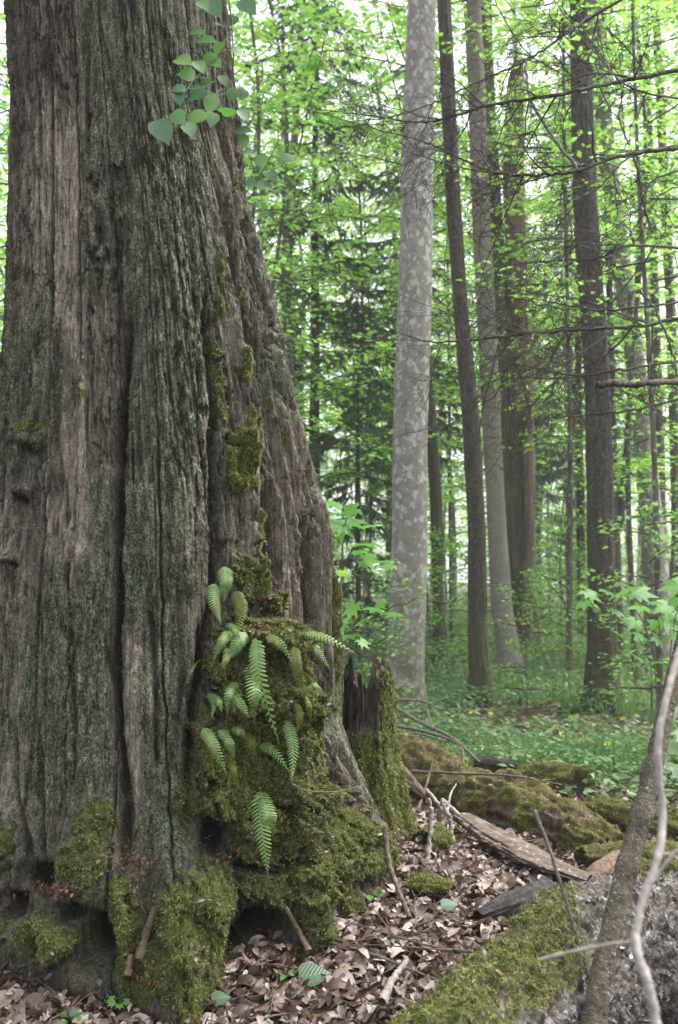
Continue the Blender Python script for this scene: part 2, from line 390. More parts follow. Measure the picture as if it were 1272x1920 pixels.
# ------------------------------------------------------------------ leaf shapes
def leaf_shape(outline, fold=.18, curl=.1, cup=0.0):
    """outline: half-width at stations along the midrib -> vertices (3 per station), quads; unit length along +Y, normal +Z"""
    o = np.array(outline, float); n = len(o); V = []
    for t, w in o:
        z = -curl*t*t
        V += [(-w, t, z + fold*w - cup*w*w*4), (0, t, z), (w, t, z + fold*w - cup*w*w*4)]
    F = []
    for i in range(n - 1):
        a = 3*i; F += [(a, a+1, a+4, a+3), (a+1, a+2, a+5, a+4)]
    return np.array(V), np.array(F)
OVATE = [(0, .02), (.10, .22), (.35, .36), (.62, .29), (.85, .13), (1, .01)]
HEART = [(0, .15), (.05, .34), (.28, .46), (.55, .40), (.82, .18), (1.02, .01)]
SIMPLE = [(0, .03), (.45, .30), (1, .02)]
def maple_shape():
    ang = np.radians([-150, -118, -95, -72, -58, -42, -28, -14, 0, 14, 28, 42, 58, 72, 95, 118, 150])
    rad = np.array([.30, .58, .34, .60, .46, .92, .52, .60, 1.0, .60, .52, .92, .46, .60, .34, .58, .30])
    V = [(0, 0, 0)]; 
    for a, r in zip(ang, rad): V.append((math.sin(a)*r*.62, math.cos(a)*r*.62, -.10*r*r + (.03 if r < .5 else -.03)))
    F = []
    m = len(ang)
    for i in range(0, m - 1, 2): F.append((0, i+1, i+2, i+3))
    return np.array(V), np.array(F)
def rotm(d, nrm):
    """matrix whose columns are side, direction, normal"""
    d = np.asarray(d, float); d = d/np.linalg.norm(d); s = np.cross(d, nrm); s /= np.linalg.norm(s) + 1e-9
    return np.stack([s, d, np.cross(s, d)], 1)
def put_leaf(mb, V, F, p, d, nrm, size, rnd):
    mb.add(V*size @ rotm(d, nrm).T + p, F, rnd)
def obj_leaf(name, V, F, p, d, nrm, size, rnd, mat, parent, poff):
    o = link(name, mk_mesh(name, V*size @ rotm(d, nrm).T, F, [mat], {'rnd': np.full(len(V), rnd), 'lu': V[:, 0], 'lv': V[:, 1]}), parent, tuple(np.asarray(p) - poff)); return o

# vectorised leaf clouds ------------------------------------------------
def leaf_cloud(P, D, N, size, shape=None, rnd=None):
    """P positions, D directions, N normals (n,3), size (n,)"""
    V0, F0 = shape if shape is not None else leaf_shape(SIMPLE)
    D = D/(np.linalg.norm(D, axis=1, keepdims=True) + 1e-9); S = np.cross(D, N); S /= np.linalg.norm(S, axis=1, keepdims=True) + 1e-9
    Nn = np.cross(S, D); n = len(P); m = len(V0)
    V = P[:, None] + size[:, None, None]*(V0[None, :, 0:1]*S[:, None] + V0[None, :, 1:2]*D[:, None] + V0[None, :, 2:3]*Nn[:, None])
    F = F0[None] + (np.arange(n)*m)[:, None, None]
    r = np.repeat(RNG.random(n) if rnd is None else rnd, m)
    return V.reshape(-1, 3), F.reshape(-1, 4), r

# ------------------------------------------------------------------ the great dead trunk
def giant_trunk():
    root = thing('dead_tree', 'huge weathered dead tree trunk with mossy roots filling the left half', 'tree', (-.7, 4.0, 0))
    off = np.array([-.7, 4.0, 0])
    zt = np.array([-.25, 0, .235, .65, 1.07, 1.49, 1.91, 2.32, 2.74, 3.16, 3.58, 4.9])
    cT = np.array([-.63, -.65, -.672, -.70, -.712, -.712, -.745, -.778, -.825, -.88, -.915, -.98])
    wT = np.array([1.04, .97, .87, .725, .69, .655, .60, .535, .485, .438, .43, .41])
    rows = np.concatenate([np.linspace(-.25, 3.75, 860), np.linspace(3.78, 4.9, 50)])
    th = np.concatenate([np.linspace(-112, 112, 640), np.linspace(114, 246, 56)])*PI/180
    Z, T = np.meshgrid(rows, th, indexing='ij')
    C = np.interp(Z, zt, cT); Wd = np.interp(Z, zt, wT)
    # gentle smoothing of the table
    k = np.ones(41)/41
    def smooth(tab):
        v = np.interp(rows, zt, tab); vp = np.pad(v, 20, mode='edge'); return np.convolve(vp, k, 'valid')
    C = smooth(cT)[:, None] + 0*Z; Wd = smooth(wT)[:, None] + 0*Z
    S, K = np.sin(T), np.cos(T)
    base = np.stack([C + Wd*S, 4.0 - Wd*K, Z], -1)
    px, py = proj(base)
    front = sst(-.25, .1, K)
    warp = .05*fbm(S*2, K*2, Z*.8, 3)
    U1, U2 = np.sin(T + warp), np.cos(T + warp)
    D = .020*fbm(U1*3.2, U2*3.2, Z*.45, 3)
    rid = 1 - np.abs(fbm(U1*11, U2*11, Z*.55, 3))
    rough = .12 + .88*sst(-.15, .35, fbm(U1*2.6 + 3, U2*2.6, Z*.9, 4))
    D -= .010*rough*sst(.90, 1.0, rid)
    D += (.0015 + .003*rough)*fbm(U1*34, U2*34, Z*1.1, 3)
    D += .0028*fbm(U1*95, U2*95, Z*3.5, 3) + .0026*(.5 + rough)*fbm(U1*60, U2*60, Z*40, 3)
    wob = 10*fbm(py/110., 3.3, 1.1, 3) ; wob2 = 5*fbm(py/28., 1.3, 7.1, 3)
    moss = np.zeros_like(D); rot = np.zeros_like(D); bare = np.zeros_like(D); algae = np.zeros_like(D)
    def line(pts, w, seed=0.):
        pts = np.array(pts, float)
        th_c = np.empty(len(rows))
        for i in range(len(rows)):
            x_ = np.interp(py[i, 320], pts[:, 1], pts[:, 0]); j0, j1 = np.argmin(px[i, :640]), np.argmax(px[i, :640])
            th_c[i] = np.interp(x_, px[i, j0:j1], T[i, j0:j1])
        ks = np.ones(31)/31; th_c = np.convolve(np.pad(th_c, 15, mode='edge'), ks, 'valid')[:, None]
        jit = .006*fbm(Z*4, seed, 1.1, 4) + .0025*fbm(Z*26, seed, 4.1, 2)
        a = sst(pts[0, 1] - 30, pts[0, 1] + 60, py)*(1 - sst(pts[-1, 1] - 60, pts[-1, 1] + 30, py))
        dm = ((T - th_c)*Wd + jit)/(3.3/F_PX)
        return th_c, np.exp(-np.abs(dm/w)**2.2)*a, a
    def crack(pts, w, amp, seed=0., dark=.5):
        nonlocal D, rot
        xx, g, a = line(pts, w*(1 + .35*fbm(Z*9, seed + 5, 2, 2)), seed)
        D -= amp*g*front; rot = np.maximum(rot, dark*sst(.35, .9, g)*front)  # dark brown follows the line of the crack
    def blob(x, y, sx, sy, amp, p=2):
        return amp*np.exp(-(np.abs((px - x)/sx)**p + np.abs((py - y)/sy)**p))*front
    def band(x0, x1, y0, y1, f=14):
        n = 20*fbm(px/14., py/50., 5.5, 4)
        return sst(x0 - f, x0 + f, px + n)*(1 - sst(x1 - f, x1 + f, px + n))*sst(y0 - 2*f, y0 + 2*f, py + 3*n)*(1 - sst(y1 - 2*f, y1 + 2*f, py + 3*n))*front
    # recessed lobe to the right of the main face
    xr = np.interp(py, [-200, 0, 230, 500, 700, 850, 1000, 1100, 1300], [455, 440, 438, 458, 474, 492, 497, 520, 560])
    D -= .05*sst(-2, 9, px - xr - wob2)*(1 - sst(60, 120, px - xr))*sst(150, 300, py)*front
    crack([(243, 600), (232, 760), (226, 1000), (222, 1200), (224, 1380), (243, 1520)], 9, .085, 1., .8)
    crack([(247, 560), (238, 650), (228, 900)], 26, .03, 2., 0)
    crack([(386, 560), (396, 760), (402, 1000), (398, 1080), (380, 1220), (360, 1330), (352, 1460), (345, 1560)], 8, .075, 3., .8)
    crack([(440, 200), (449, 420), (466, 690), (488, 850), (497, 1000), (505, 1110)], 8, .07, 4., .7)
    crack([(497, 320), (520, 520), (545, 720), (560, 860)], 9, .08, 5., .8)
    crack([(520, 600), (555, 800), (578, 960), (590, 1100), (612, 1250), (640, 1400)], 9, .10, 6., .85)
    crack([(560, 720), (585, 850), (598, 1050), (608, 1180)], 8, .09, 7., .8)
    crack([(172, 60), (165, 200), (170, 320)], 5, .02, 8., .5)
    crack([(115, 560), (110, 800), (130, 1000)], 8, .02, 9., .3)
    crack([(330, 1080), (340, 1250), (330, 1400)], 6, .02, 10., .4)
    crack([(20, 1350), (30, 1500), (60, 1640)], 14, .05, 11., .6)
    crack([(560, 1240), (600, 1400), (660, 1560)], 9, .05, 12., .8)
    crack([(480, 1000), (500, 1060), (528, 1180)], 10, .06, 13., .7)
    crack([(350, 330), (360, 520), (372, 800)], 5, .015, 14., .3)
    crack([(205, 330), (215, 500), (232, 640)], 12, .022, 15., .35)
    crack([(60, 100), (55, 300), (40, 520)], 6, .012, 16., .3)
    crack([(470, 420), (490, 620), (508, 780), (525, 900)], 7, .05, 17., .6)
    crack([(515, 960), (532, 1080), (556, 1230), (590, 1400)], 8, .07, 18., .7)
    crack([(285, 1120), (292, 1300), (300, 1450)], 5, .03, 19., .5)
    crack([(75, 1380), (82, 1520), (85, 1640)], 7, .04, 20., .6)
    crack([(150, 1150), (156, 1350), (150, 1480)], 5, .025, 21., .5)
    # small long cracks everywhere (whole trunk)
    cr = 1 - np.abs(fbm(U1*26 + 9, U2*26, Z*1.1, 2)); thin = sst(.955, 1.0, cr)
    thin = thin*(rough > .5)*rough; D -= .007*thin; rot = np.maximum(rot, .5*thin)
    for tc, z0_, z1_, w_, a_ in ((50, .3, 2.9, .016, .05), (61, .5, 3.3, .012, .04), (70, .2, 2.6, .018, .06), (80, .4, 3.4, .014, .05), (90, .2, 2.8, .02, .06), (-62, .3, 3.4, .012, .02), (-80, .3, 3.4, .02, .05)):
        dm = (T - math.radians(tc))*Wd + .018*fbm(Z*1.6, tc, 1.1, 4) + .0015*fbm(Z*22, tc, 4.1, 2); g = np.exp(-np.abs(dm/w_)**1.6)*sst(z0_, z0_ + .3, Z)*(1 - sst(z1_ - .4, z1_, Z))
        D -= a_*g; rot = np.maximum(rot, .75*sst(.4, .9, g)); D += .02*np.exp(-np.abs((dm - 2.4*w_)/(1.6*w_))**2)*sst(z0_, z0_ + .3, Z)*(1 - sst(z1_ - .4, z1_, Z))
    # slabs and broken plates of weathered wood with crisp splits
    def hs(a, b): return _val[_perm[(_perm[a.astype(np.int32) & 255] + b.astype(np.int32)) & 255]]
    def plates(n, zl, amp, gap, gw, sd, where=1.0, pres=0.0):
        nonlocal D, rot
        u = (T + warp*.7)*n + .12*fbm(Z*.9, sd, 1., 3) + .03*fbm(Z*26, U1*9, sd, 2); iu = np.floor(u); fu = u - iu
        v = Z/zl + 6.5*hs(iu, iu*0 + sd) + .10*fbm(U1*60, U2*60, Z*6 + sd, 2); iv = np.floor(v); fv = v - iv
        h2 = hs(iu, iv + sd); edge = np.minimum(fu, 1 - fu)/n*Wd; ev = np.minimum(fv, 1 - fv)*zl
        D += amp*h2*where; g = (1 - sst(0, gw, edge))*(hs(iu, iv + 50) > pres)*where
        gv = (1 - sst(0, gw*.8, ev))*(h2 > .55)*where
        D -= gap*g + gap*.7*gv; rot = np.maximum(rot, .8*g)
    plates(4.6, 2.4, .016, .030, .005, 3, 1., -.4)
    plates(17, .65, .0045, .010, .0032, 11, .4 + .6*rough, .1)
    plates(41, .20, .0040, .006, .0024, 23, np.clip(rough + .3, 0, 1), .1)
    # raised ridges
    for pts, w, amp in ([(418, 300), (436, 500), (455, 700), (470, 900), (478, 1080)], 20, .03), ([(300, 60), (312, 500), (318, 900), (330, 1100)], 55, .03), \
                       ([(520, 850), (545, 1000), (575, 1200)], 14, .03), ([(280, 1250), (300, 1450), (325, 1640)], 45, .03), ([(612, 1000), (640, 1250), (700, 1450)], 16, .04), \
                       ([(130, 1000), (140, 1300), (160, 1500)], 60, .03), ([(25, 650), (10, 900), (20, 1200)], 40, .02):
        D += amp*line(pts, w, w)[1]*front
    # bark plates: sharp terraces
    pl = fbm(U1*8, U2*8, Z*2.6, 5, .6); D += .007*sst(.02, .06, pl)
    pl2 = fbm(U1*20 + 4, U2*20, Z*5.5, 4, .6); D += rough*(.005*sst(.12, .16, pl2) - .004*sst(.34, .38, pl2))
    pits = sst(.58, .66, fbm(U1*44, U2*44, Z*19, 2))*(rough > .6); D -= .010*pits; rot = np.maximum(rot, .6*pits)
    # colour masks
    algae = .75*band(235, 400, 60, 1130) + .85*band(165, 300, 230, 560) + .6*band(0, 130, 520, 900) + .7*band(180, 330, 930, 1200) \
          + .55*band(0, 210, 1100, 1500) + .8*band(270, 345, 1150, 1600) + .5*band(170, 260, 20, 180) + .5*band(500, 600, 350, 800)
    algae = np.clip(algae + .45*sst(-.1, .5, fbm(U1*3, U2*3, Z*1.2, 4)), 0, 1)
    crust = np.clip(algae*1.1, 0, 1)
    D += crust*.0035*fbm(U1*75, U2*75, Z*55, 3)
    bare = .95*band(45, 155, 190, 640, 22) + .8*band(100, 175, 780, 1050) + .7*band(395, 480, 880, 1060) + .55*band(345, 398, 700, 1250) + .9*band(232, 285, 1220, 1480) \
         + .75*band(-20, 55, 950, 1550) + .5*band(540, 580, 760, 1180) + .7*band(150, 215, 650, 780) + .4*band(520, 600, 1150, 1600)
    bare = np.clip(bare, 0, 1)*sst(-.35, .25, fbm(U1*16, U2*16, Z*1.5, 3)); algae = algae*(1 - .85*bare)
    # ragged rotten mass with loose flakes
    rag = band(165, 245, 320, 640, 12) + .8*band(90, 130, 60, 180) + .6*band(400, 445, 300, 620) + .5*band(170, 235, 640, 900) + .6*band(60, 110, 800, 960)
    rag = np.clip(rag, 0, 1); D += rag*(.024*sst(-.06, .06, fbm(U1*24, U2*24, Z*11, 4)) - .020)
    rot = np.maximum(rot, rag*.75*sst(-.1, .3, -fbm(U1*30, U2*30, Z*13, 3)))
    # knots
    for x, y, s in ((48, 925, 16), (30, 1050, 11), (66, 830, 20)):
        D += blob(x, y, s, s*1.2, .05); D -= blob(x + 4, y + s*.8, s*.55, s*.6, .055); rot = np.maximum(rot, blob(x + 3, y + s*.7, s*.8, s*.9, .9))
    # --- moss: raised cushions
    ml = []
    def moss_band(pts, w, amp, k=1.0):
        nonlocal moss, D
        g = line(pts, w, w)[1]*k; g = g*(1 + .6*fbm(px/16., py/20., 4, 3)); moss = np.maximum(moss, g*front); D += amp*sst(.3, .7, g)*front
    def moss_blob(x, y, sx, sy, amp, k=1.3):
        nonlocal moss, D
        g = k*np.exp(-(np.abs((px - x)/sx)**2.2 + np.abs((py - y)/sy)**2.2)); g = g*(1 + .55*fbm(px/26., py/26., 4, 3) + .5*fbm(px/7., py/9., 8, 2))
        moss = np.maximum(moss, g*front); D += amp*sst(.25, .9, g)*front
    moss_band([(438, 260), (450, 450), (458, 640)], 9, .006, .85)
    moss_band([(412, 450), (418, 640)], 8, .006, .6)
    moss_band([(405, 640), (412, 780), (425, 800)], 11, .012, .95)
    moss_band([(452, 640), (460, 745)], 16, .014, 1.)
    moss_blob(446, 860, 26, 58, .028); moss_blob(432, 905, 16, 18, .02); moss_blob(465, 800, 14, 40, .012)
    moss_band([(487, 950), (487, 1060), (480, 1130)], 15, .018, 1.1); moss_blob(462, 1085, 36, 42, .03)
    moss_band([(508, 760), (515, 860)], 8, .012, .8); moss_band([(555, 800), (562, 900)], 6, .014, 1.)
    moss_band([(520, 930), (524, 1010)], 9, .006, .6)
    moss_band([(100, 1050), (108, 1100)], 12, .01, .9); moss_blob(60, 800, 26, 12, .012, 1.); moss_blob(160, 740, 10, 40, .004, .6)
    moss_band([(612, 1010), (622, 1080), (636, 1200), (645, 1340)], 11, .02, 1.05)
    # the big mossy mound with the ferns
    moss_blob(520, 1130, 26, 20, .07); moss_blob(500, 1185, 60, 24, .12, 1.5); moss_blob(455, 1250, 66, 80, .10, 1.5); moss_blob(540, 1260, 46, 70, .07, 1.4)
    moss_blob(440, 1420, 74, 130, .12, 1.5); moss_blob(545, 1420, 58, 110, .10, 1.5); moss_blob(585, 1560, 76, 85, .07, 1.5); moss_blob(650, 1600, 60, 56, .03, 1.4)
    moss_blob(520, 1650, 70, 45, .07, 1.5); moss_blob(480, 1560, 50, 60, .06, 1.4)
    # roots
    D += blob(335, 1760, 46, 170, .15) + blob(310, 1860, 56, 60, .05) + blob(395, 1700, 26, 130, .08) + blob(130, 1700, 20, 110, .06) + blob(245, 1700, 18, 120, .06); moss_blob(345, 1690, 54, 66, .035, 1.3); moss_blob(320, 1785, 46, 52, .025, 1.3); moss_blob(390, 1650, 40, 50, .04, 1.1)
    D += blob(180, 1620, 50, 90, .08); moss_blob(175, 1600, 40, 58, .03, 1.2); moss_blob(240, 1680, 26, 60, .03, 1.1); moss_blob(190, 1530, 34, 36, .02, 1.)
    moss_blob(110, 1740, 46, 36, .09, 1.4); moss_blob(0, 1580, 30, 50, .04, 1.3); moss_blob(-20, 1760, 50, 60, .05, 1.)
    D += blob(570, 1740, 34, 60, .12); moss_blob(572, 1700, 30, 44, .05, 1.4)
    moss_blob(345, 1500, 20, 60, .015, .9)
    for x, y, sx, sy, a in ((70, 1650, 36, 26, .16), (195, 1755, 26, 44, .22), (400, 1565, 26, 40, .15), (505, 1740, 46, 34, .26), (440, 1775, 40, 40, .14), (150, 1700, 22, 18, .10),
                            (25, 1700, 26, 26, .12), (625, 1345, 16, 40, .06), (372, 1220, 8, 60, .05), (520, 1400, 8, 40, .03), (530, 1590, 14, 20, .03), (240, 1560, 12, 60, .05), (610, 1480, 14, 60, .06), (470, 1620, 40, 10, .04)):
        h = blob(x, y, sx, sy, 1., 2.4); D -= a*h; rot = np.maximum(rot, sst(.2, .7, h)); moss = moss*(1 - sst(.25, .6, h))  # hollows are cut in, coloured dark brown and cleared of moss
    lowm = .5*sst(1480, 1700, py)*sst(0, .4, fbm(U1*5, U2*5, Z*4, 4)); moss = np.maximum(moss, .8*lowm*(1 - sst(.3, .6, rot)))
    rot = np.maximum(rot, .5*sst(1600, 1800, py)*(1 - moss))  # darker towards the foot of the trunk
    lump = sst(.35, .7, moss)
    D += lump*(.016*fbm(base[..., 0]*20, base[..., 1]*20, Z*20, 3) + .005*fbm(base[..., 0]*80, base[..., 1]*80, Z*80, 2))
    moss = np.maximum(moss, (1 - front)*sst(.1, .5, fbm(U1*4, U2*4, Z*1.5, 4)))
    lz = sst(.62, .12, Z)
    gn = fbm(base[..., 0]*7, base[..., 1]*7, Z*6, 4); D += lz*(.045*gn + .018*fbm(U1*38, U2*38, Z*9, 4))
    rot = np.maximum(rot, lz*(1 - sst(.3, .6, moss))*(.35 + .6*sst(.1, -.25, gn)))  # dips of the gnarled base get the darkest brown
    moss = np.maximum(moss, lz*.9*sst(.1, .45, fbm(base[..., 0]*5 + 3, base[..., 1]*5, Z*5, 4)))
    # pedestal clamp so that nothing folds over
    D = np.maximum(D, -.3)
    G = np.stack([C + (Wd + D)*S, 4.0 - (Wd + D)*K, Z + 0*D], -1)
    # broken top, above the frame
    top = sst(4.2, 4.9, Z); G[..., 2] += top*.35*fbm(S*4, K*4, 2., 3)
    me = mk_mesh('trunk', G - off, grid_faces(len(rows), len(th)), [M['trunk']], {'moss': moss, 'rot': rot, 'bare': bare, 'algae': algae})
    link('trunk', me, root)
    PX, PY = proj(G)
    vis = (T > -1.9) & (T < 1.9)
    wts = sst(.45, .8, moss)*(np.abs(T) < 1.9)*(py > -60)*(py < 2000)
    low = wts*sst(900, 1150, py)
    V, F, r = tufts(G, low, 230000, .0100, .0022, .6, 0, .6)
    o = link('moss', mk_mesh('moss', V - off, F, [M['moss']], {'rnd': r}, False), root); o['kind'] = 'stuff'; o['label'] = 'shaggy green moss cushions over the roots'
    V, F, r = tufts(G, wts*(1 - sst(950, 1150, py)), 40000, .010, .0022, .6, 0, .5)
    o = link('moss', mk_mesh('moss_high', V - off, F, [M['moss_y']], {'rnd': r}, False), root); o['kind'] = 'stuff'; o['label'] = 'short yellow green moss strips along the wood ridges'
    V, F, r = flakes(G, wts*sst(1050, 1300, py), 1500, .006, .020)
    o = link('moss_debris', mk_mesh('moss_debris', V - off, F, [M['dead']], {'rnd': r*.7}), root); o['kind'] = 'stuff'
    # frayed fibres and loose flakes of the crust
    fl = (np.abs(T) < 1.9)*(1 - sst(.3, .6, moss))*(.25 + rag + .8*thin + .3*crust)
    V, F, r = tufts(G, fl, 26000, .011, .0035, .55, 0, .35)
    o = link('wood_splinter', mk_mesh('wood_splinter', V - off, F, [M['trunk']], {'rnd': r, 'moss': r*0, 'rot': (r > .6)*.5, 'bare': (r < .35)*.6, 'algae': (r > .35)*.7}, False), root); o['kind'] = 'stuff'
    o['label'] = 'frayed splinters and flakes of the rotting surface'
    return root, off, G, PX, PY, np.abs(T) < 1.8
giant, G_OFF, GG, GPX, GPY, GVIS = giant_trunk()
_gp = np.stack([GPX[GVIS], GPY[GVIS]], -1); _g3 = GG[GVIS]
def on_trunk(px, py, lift=.0):
    d = (_gp[:, 0] - px)**2 + (_gp[:, 1] - py)**2
    i = np.argpartition(d, 6)[:6]; p = _g3[i[np.argmin(_g3[i, 1])]]
    p = at(px, py, p[1]); v = np.array([0, 0, CAM_Z]) - p; return p + v/np.linalg.norm(v)*lift

# jagged snag and mossy buttress on the right flank of the giant
def snag(root):
    c = at(688, 1330, 4.1); n, k = 90, 120
    zz = np.linspace(0, 1, n); a = np.linspace(0, 2*PI, k, endpoint=False)
    Zn, A = np.meshgrid(zz, a, indexing='ij')
    topz = 1.3 + (1090 - 1262)/F_PX*4.1; botz = .05
    jag = .10*fbm(np.cos(A)*2.2, np.sin(A)*2.2, 3, 3) + .05*np.abs(fbm(np.cos(A)*8, np.sin(A)*8, 5, 2))
    H = (topz - botz) + jag - .05
    zw = botz + Zn*H
    cx = np.interp(zw, [0, .35, .65, 1.05], [.17, .14, .115, .115]); R = np.interp(zw, [0, .2, .45, .62, .95], [.20, .15, .11, .085, .078])
    D = .014*fbm(np.cos(A)*7, np.sin(A)*7, zw*1.5, 3) + .009*fbm(np.cos(A)*14, np.sin(A)*14, zw*9, 4) + .006*fbm(np.cos(A)*30, np.sin(A)*30, zw*30, 3)
    x = cx + (R + D)*np.cos(A); y = 4.22 + (R + D)*1.1*np.sin(A)
    P = np.stack([x, y, zw], -1)
    cap = P[-1:].copy(); cap[..., 0] = cx[-1:] + (x[-1:] - cx[-1:])*.55; cap[..., 1] = 4.22 + (y[-1:] - 4.22)*.55; cap[..., 2] -= .12
    cap2 = cap.copy(); cap2[..., 0] = cap[..., 0].mean(); cap2[..., 1] = 4.22; cap2[..., 2] = cap[..., 2].min() - .06
    P = np.concatenate([P, cap, cap2]); PX, PY = proj(P)
    PYn = PY + 45*fbm(P[..., 0]*14, P[..., 1]*14, P[..., 2]*5, 3)
    ms = np.clip(sst(1375, 1420, PYn)*(PX > 640) + .95*sst(700, 716, PX)*(PY > 1255), 0, 1)*sst(-.6, -.1, fbm(P[..., 0]*9, P[..., 1]*9, P[..., 2]*9, 3))
    P[..., 0] += .02*ms*np.concatenate([np.cos(A), np.cos(A[:2])])*(1 + fbm(P[..., 0]*25, P[..., 1]*25, P[..., 2]*25, 2)); P[..., 1] += .03*ms*np.concatenate([np.sin(A), np.sin(A[:2])])
    rot = np.clip(.75 - ms, 0, 1)*sst(-.5, .3, fbm(P[..., 0]*30, P[..., 1]*30, P[..., 2]*10, 3))
    z0 = np.zeros_like(ms)
    o = link('broken_buttress', mk_mesh('broken_buttress', P - G_OFF, grid_faces(len(P), k), [M['trunk']], {'moss': ms, 'rot': rot, 'bare': z0, 'algae': z0}), root)
    o['label'] = 'dark jagged broken stub rising above a mossy block'
    V, F, r = tufts(P[::1], ms, 30000, .012, .0026, .7, 0, .45)
    m = link('moss', mk_mesh('moss_snag', V - G_OFF, F, [M['moss']], {'rnd': r}, False), o); m['kind'] = 'stuff'
snag(giant)

# split tan wood pieces at the roots
for pts, r0 in (([(292, 1700), (272, 1760), (262, 1800)], .013), ([(535, 1700), (560, 1745), (580, 1785)], .010), ([(245, 1790), (240, 1830)], .011)):
    P = catmull([on_trunk(*p, lift=.02) for p in pts], 14); mb = MB()
    V, F = tube(P, r0*np.linspace(.6, 1.1, 14)*(1 + .25*RNG.random(14)), 7, .25); mb.add(V - G_OFF, F)
    o = mb.build('root_splinter', [M['orange_wood']], giant, False)

# ------------------------------------------------------------------ ferns
def frond_mesh(P, up, width, n=17, old=0.0, mat=None):
    """P: (k,3) rachis path; pinnae in pairs along it"""
    C = catmull(P, n*2 + 2); T, A, B = frames(C)
    mb = MB(); V, F = tube(C, np.linspace(.0011, .0004, len(C)), 4); mb.add(V, F, .9)
    L = np.linalg.norm(np.diff(C, axis=0), axis=1).sum()
    for i in range(1, n*2):
        t = i/(n*2); side = 1 if i % 2 else -1
        w = width*min(1, (t/.10)**.5)*max(0., 1 - max(0, (t - .30)/.70)**2.5)*(.92 + .16*random.random())
        w = max(w, width*.10)
        p, tt = C[i], T[i]; nrm = up - tt*np.dot(up, tt); nrm /= np.linalg.norm(nrm); s = np.cross(tt, nrm)*side
        d = s*(1 - .25*t) + tt*(.28 + .35*t) - nrm*.10*random.random()
        hw = L/(n*2)*.64
        fwd = np.cross(nrm, d)*side; fwd = tt
        q = [p - fwd*hw*1.0, p + fwd*hw*1.0]
        pts = []
        for u, k in ((0, 1.05), (.35, .95), (.7, .8), (.93, .45)):
            c = p + d*w*u + nrm*(.10*w*math.sin(u*PI) - .18*w*u*u)
            pts += [c - fwd*hw*k, c + fwd*hw*k]
        tip = p + d*w - nrm*.18*w; pts += [tip, tip + fwd*hw*.1]
        Fq = [(2*j, 2*j+1, 2*j+3, 2*j+2) for j in range(4)]
        mb.add(np.array(pts), np.array(Fq), .25 + .5*random.random())
    return mb.mesh('frond', [mat or M['fern']])
FERNS = [
 ('little fern tuft at the left rim of the moss below the thin frond', [((392, 1300), (402, 1318), (398, 1342), 9, 0), ((398, 1300), (410, 1312), (416, 1334), 9, 0)]),
 ('small dark fern tucked under the arching fern', [((556, 1318), (562, 1345), (558, 1372), 9, 1)]),
 ('pale green polypody fern hanging highest on the mossy hollow', [((422, 1062), (424, 1090), (421, 1122), 17, 0), ((404, 1095), (402, 1125), (413, 1163), 17, 0), ((440, 1108), (452, 1140), (446, 1186), 16, 1)]),
 ('spreading pale fern with three short fronds below the highest fern', [((432, 1183), (418, 1200), (403, 1232), 13, 0), ((462, 1186), (447, 1205), (430, 1234), 17, 0), ((428, 1168), (440, 1180), (450, 1196), 10, 0), ((425, 1215), (424, 1235), (417, 1252), 9, 0)]),
 ('longest pair of fern fronds trailing down the middle of the moss', [((480, 1196), (487, 1270), (517, 1372), 18, 0), ((470, 1246), (478, 1300), (478, 1353), 18, 0), ((475, 1200), (484, 1225), (474, 1252), 12, 1)]),
 ('narrow pale frond arching right beside a moss ledge', [((500, 1193), (524, 1205), (550, 1243), 10, 0)]),
 ('fern reaching out to the right over the trunk edge', [((572, 1186), (612, 1196), (661, 1222), 12, 0), ((566, 1204), (592, 1215), (615, 1248), 14, 0), ((552, 1212), (556, 1250), (570, 1296), 15, 1)]),
 ('arching fern with separate rounded leaflets near the dark crack', [((547, 1297), (585, 1308), (623, 1368), 14, 0), ((570, 1292), (588, 1284), (603, 1292), 9, 0), ((577, 1300), (580, 1325), (584, 1352), 9, 1)]),
 ('small drooping fern left of the trailing fronds', [((446, 1280), (430, 1300), (427, 1336), 11, 0), ((434, 1298), (447, 1315), (464, 1340), 12, 0)]),
 ('fern at the left edge of the moss with slanting frond', [((382, 1365), (400, 1395), (421, 1443), 14, 0), ((412, 1368), (430, 1392), (438, 1418), 12, 0), ((428, 1412), (438, 1445), (446, 1478), 9, 1)]),
 ('short fern with one bright and one dark frond', [((436, 1368), (448, 1370), (460, 1384), 11, 0), ((460, 1372), (472, 1395), (476, 1430), 11, 1)]),
 ('single pale frond slanting down right in mid moss', [((487, 1398), (512, 1408), (539, 1442), 12, 0)]),
 ('fern with two blue green fronds on the right of the moss', [((538, 1350), (550, 1400), (547, 1460), 14, 0), ((548, 1356), (578, 1368), (598, 1400), 12, 0)]),
 ('large bright frond hanging lowest over the moss', [((488, 1484), (505, 1530), (512, 1572), 17, 0), ((482, 1488), (492, 1560), (502, 1632), 19, 0)]),
 ('thin sparse frond hanging in the dark crack on the left', [((374, 1236), (360, 1255), (346, 1286), 6, 1)]),
]
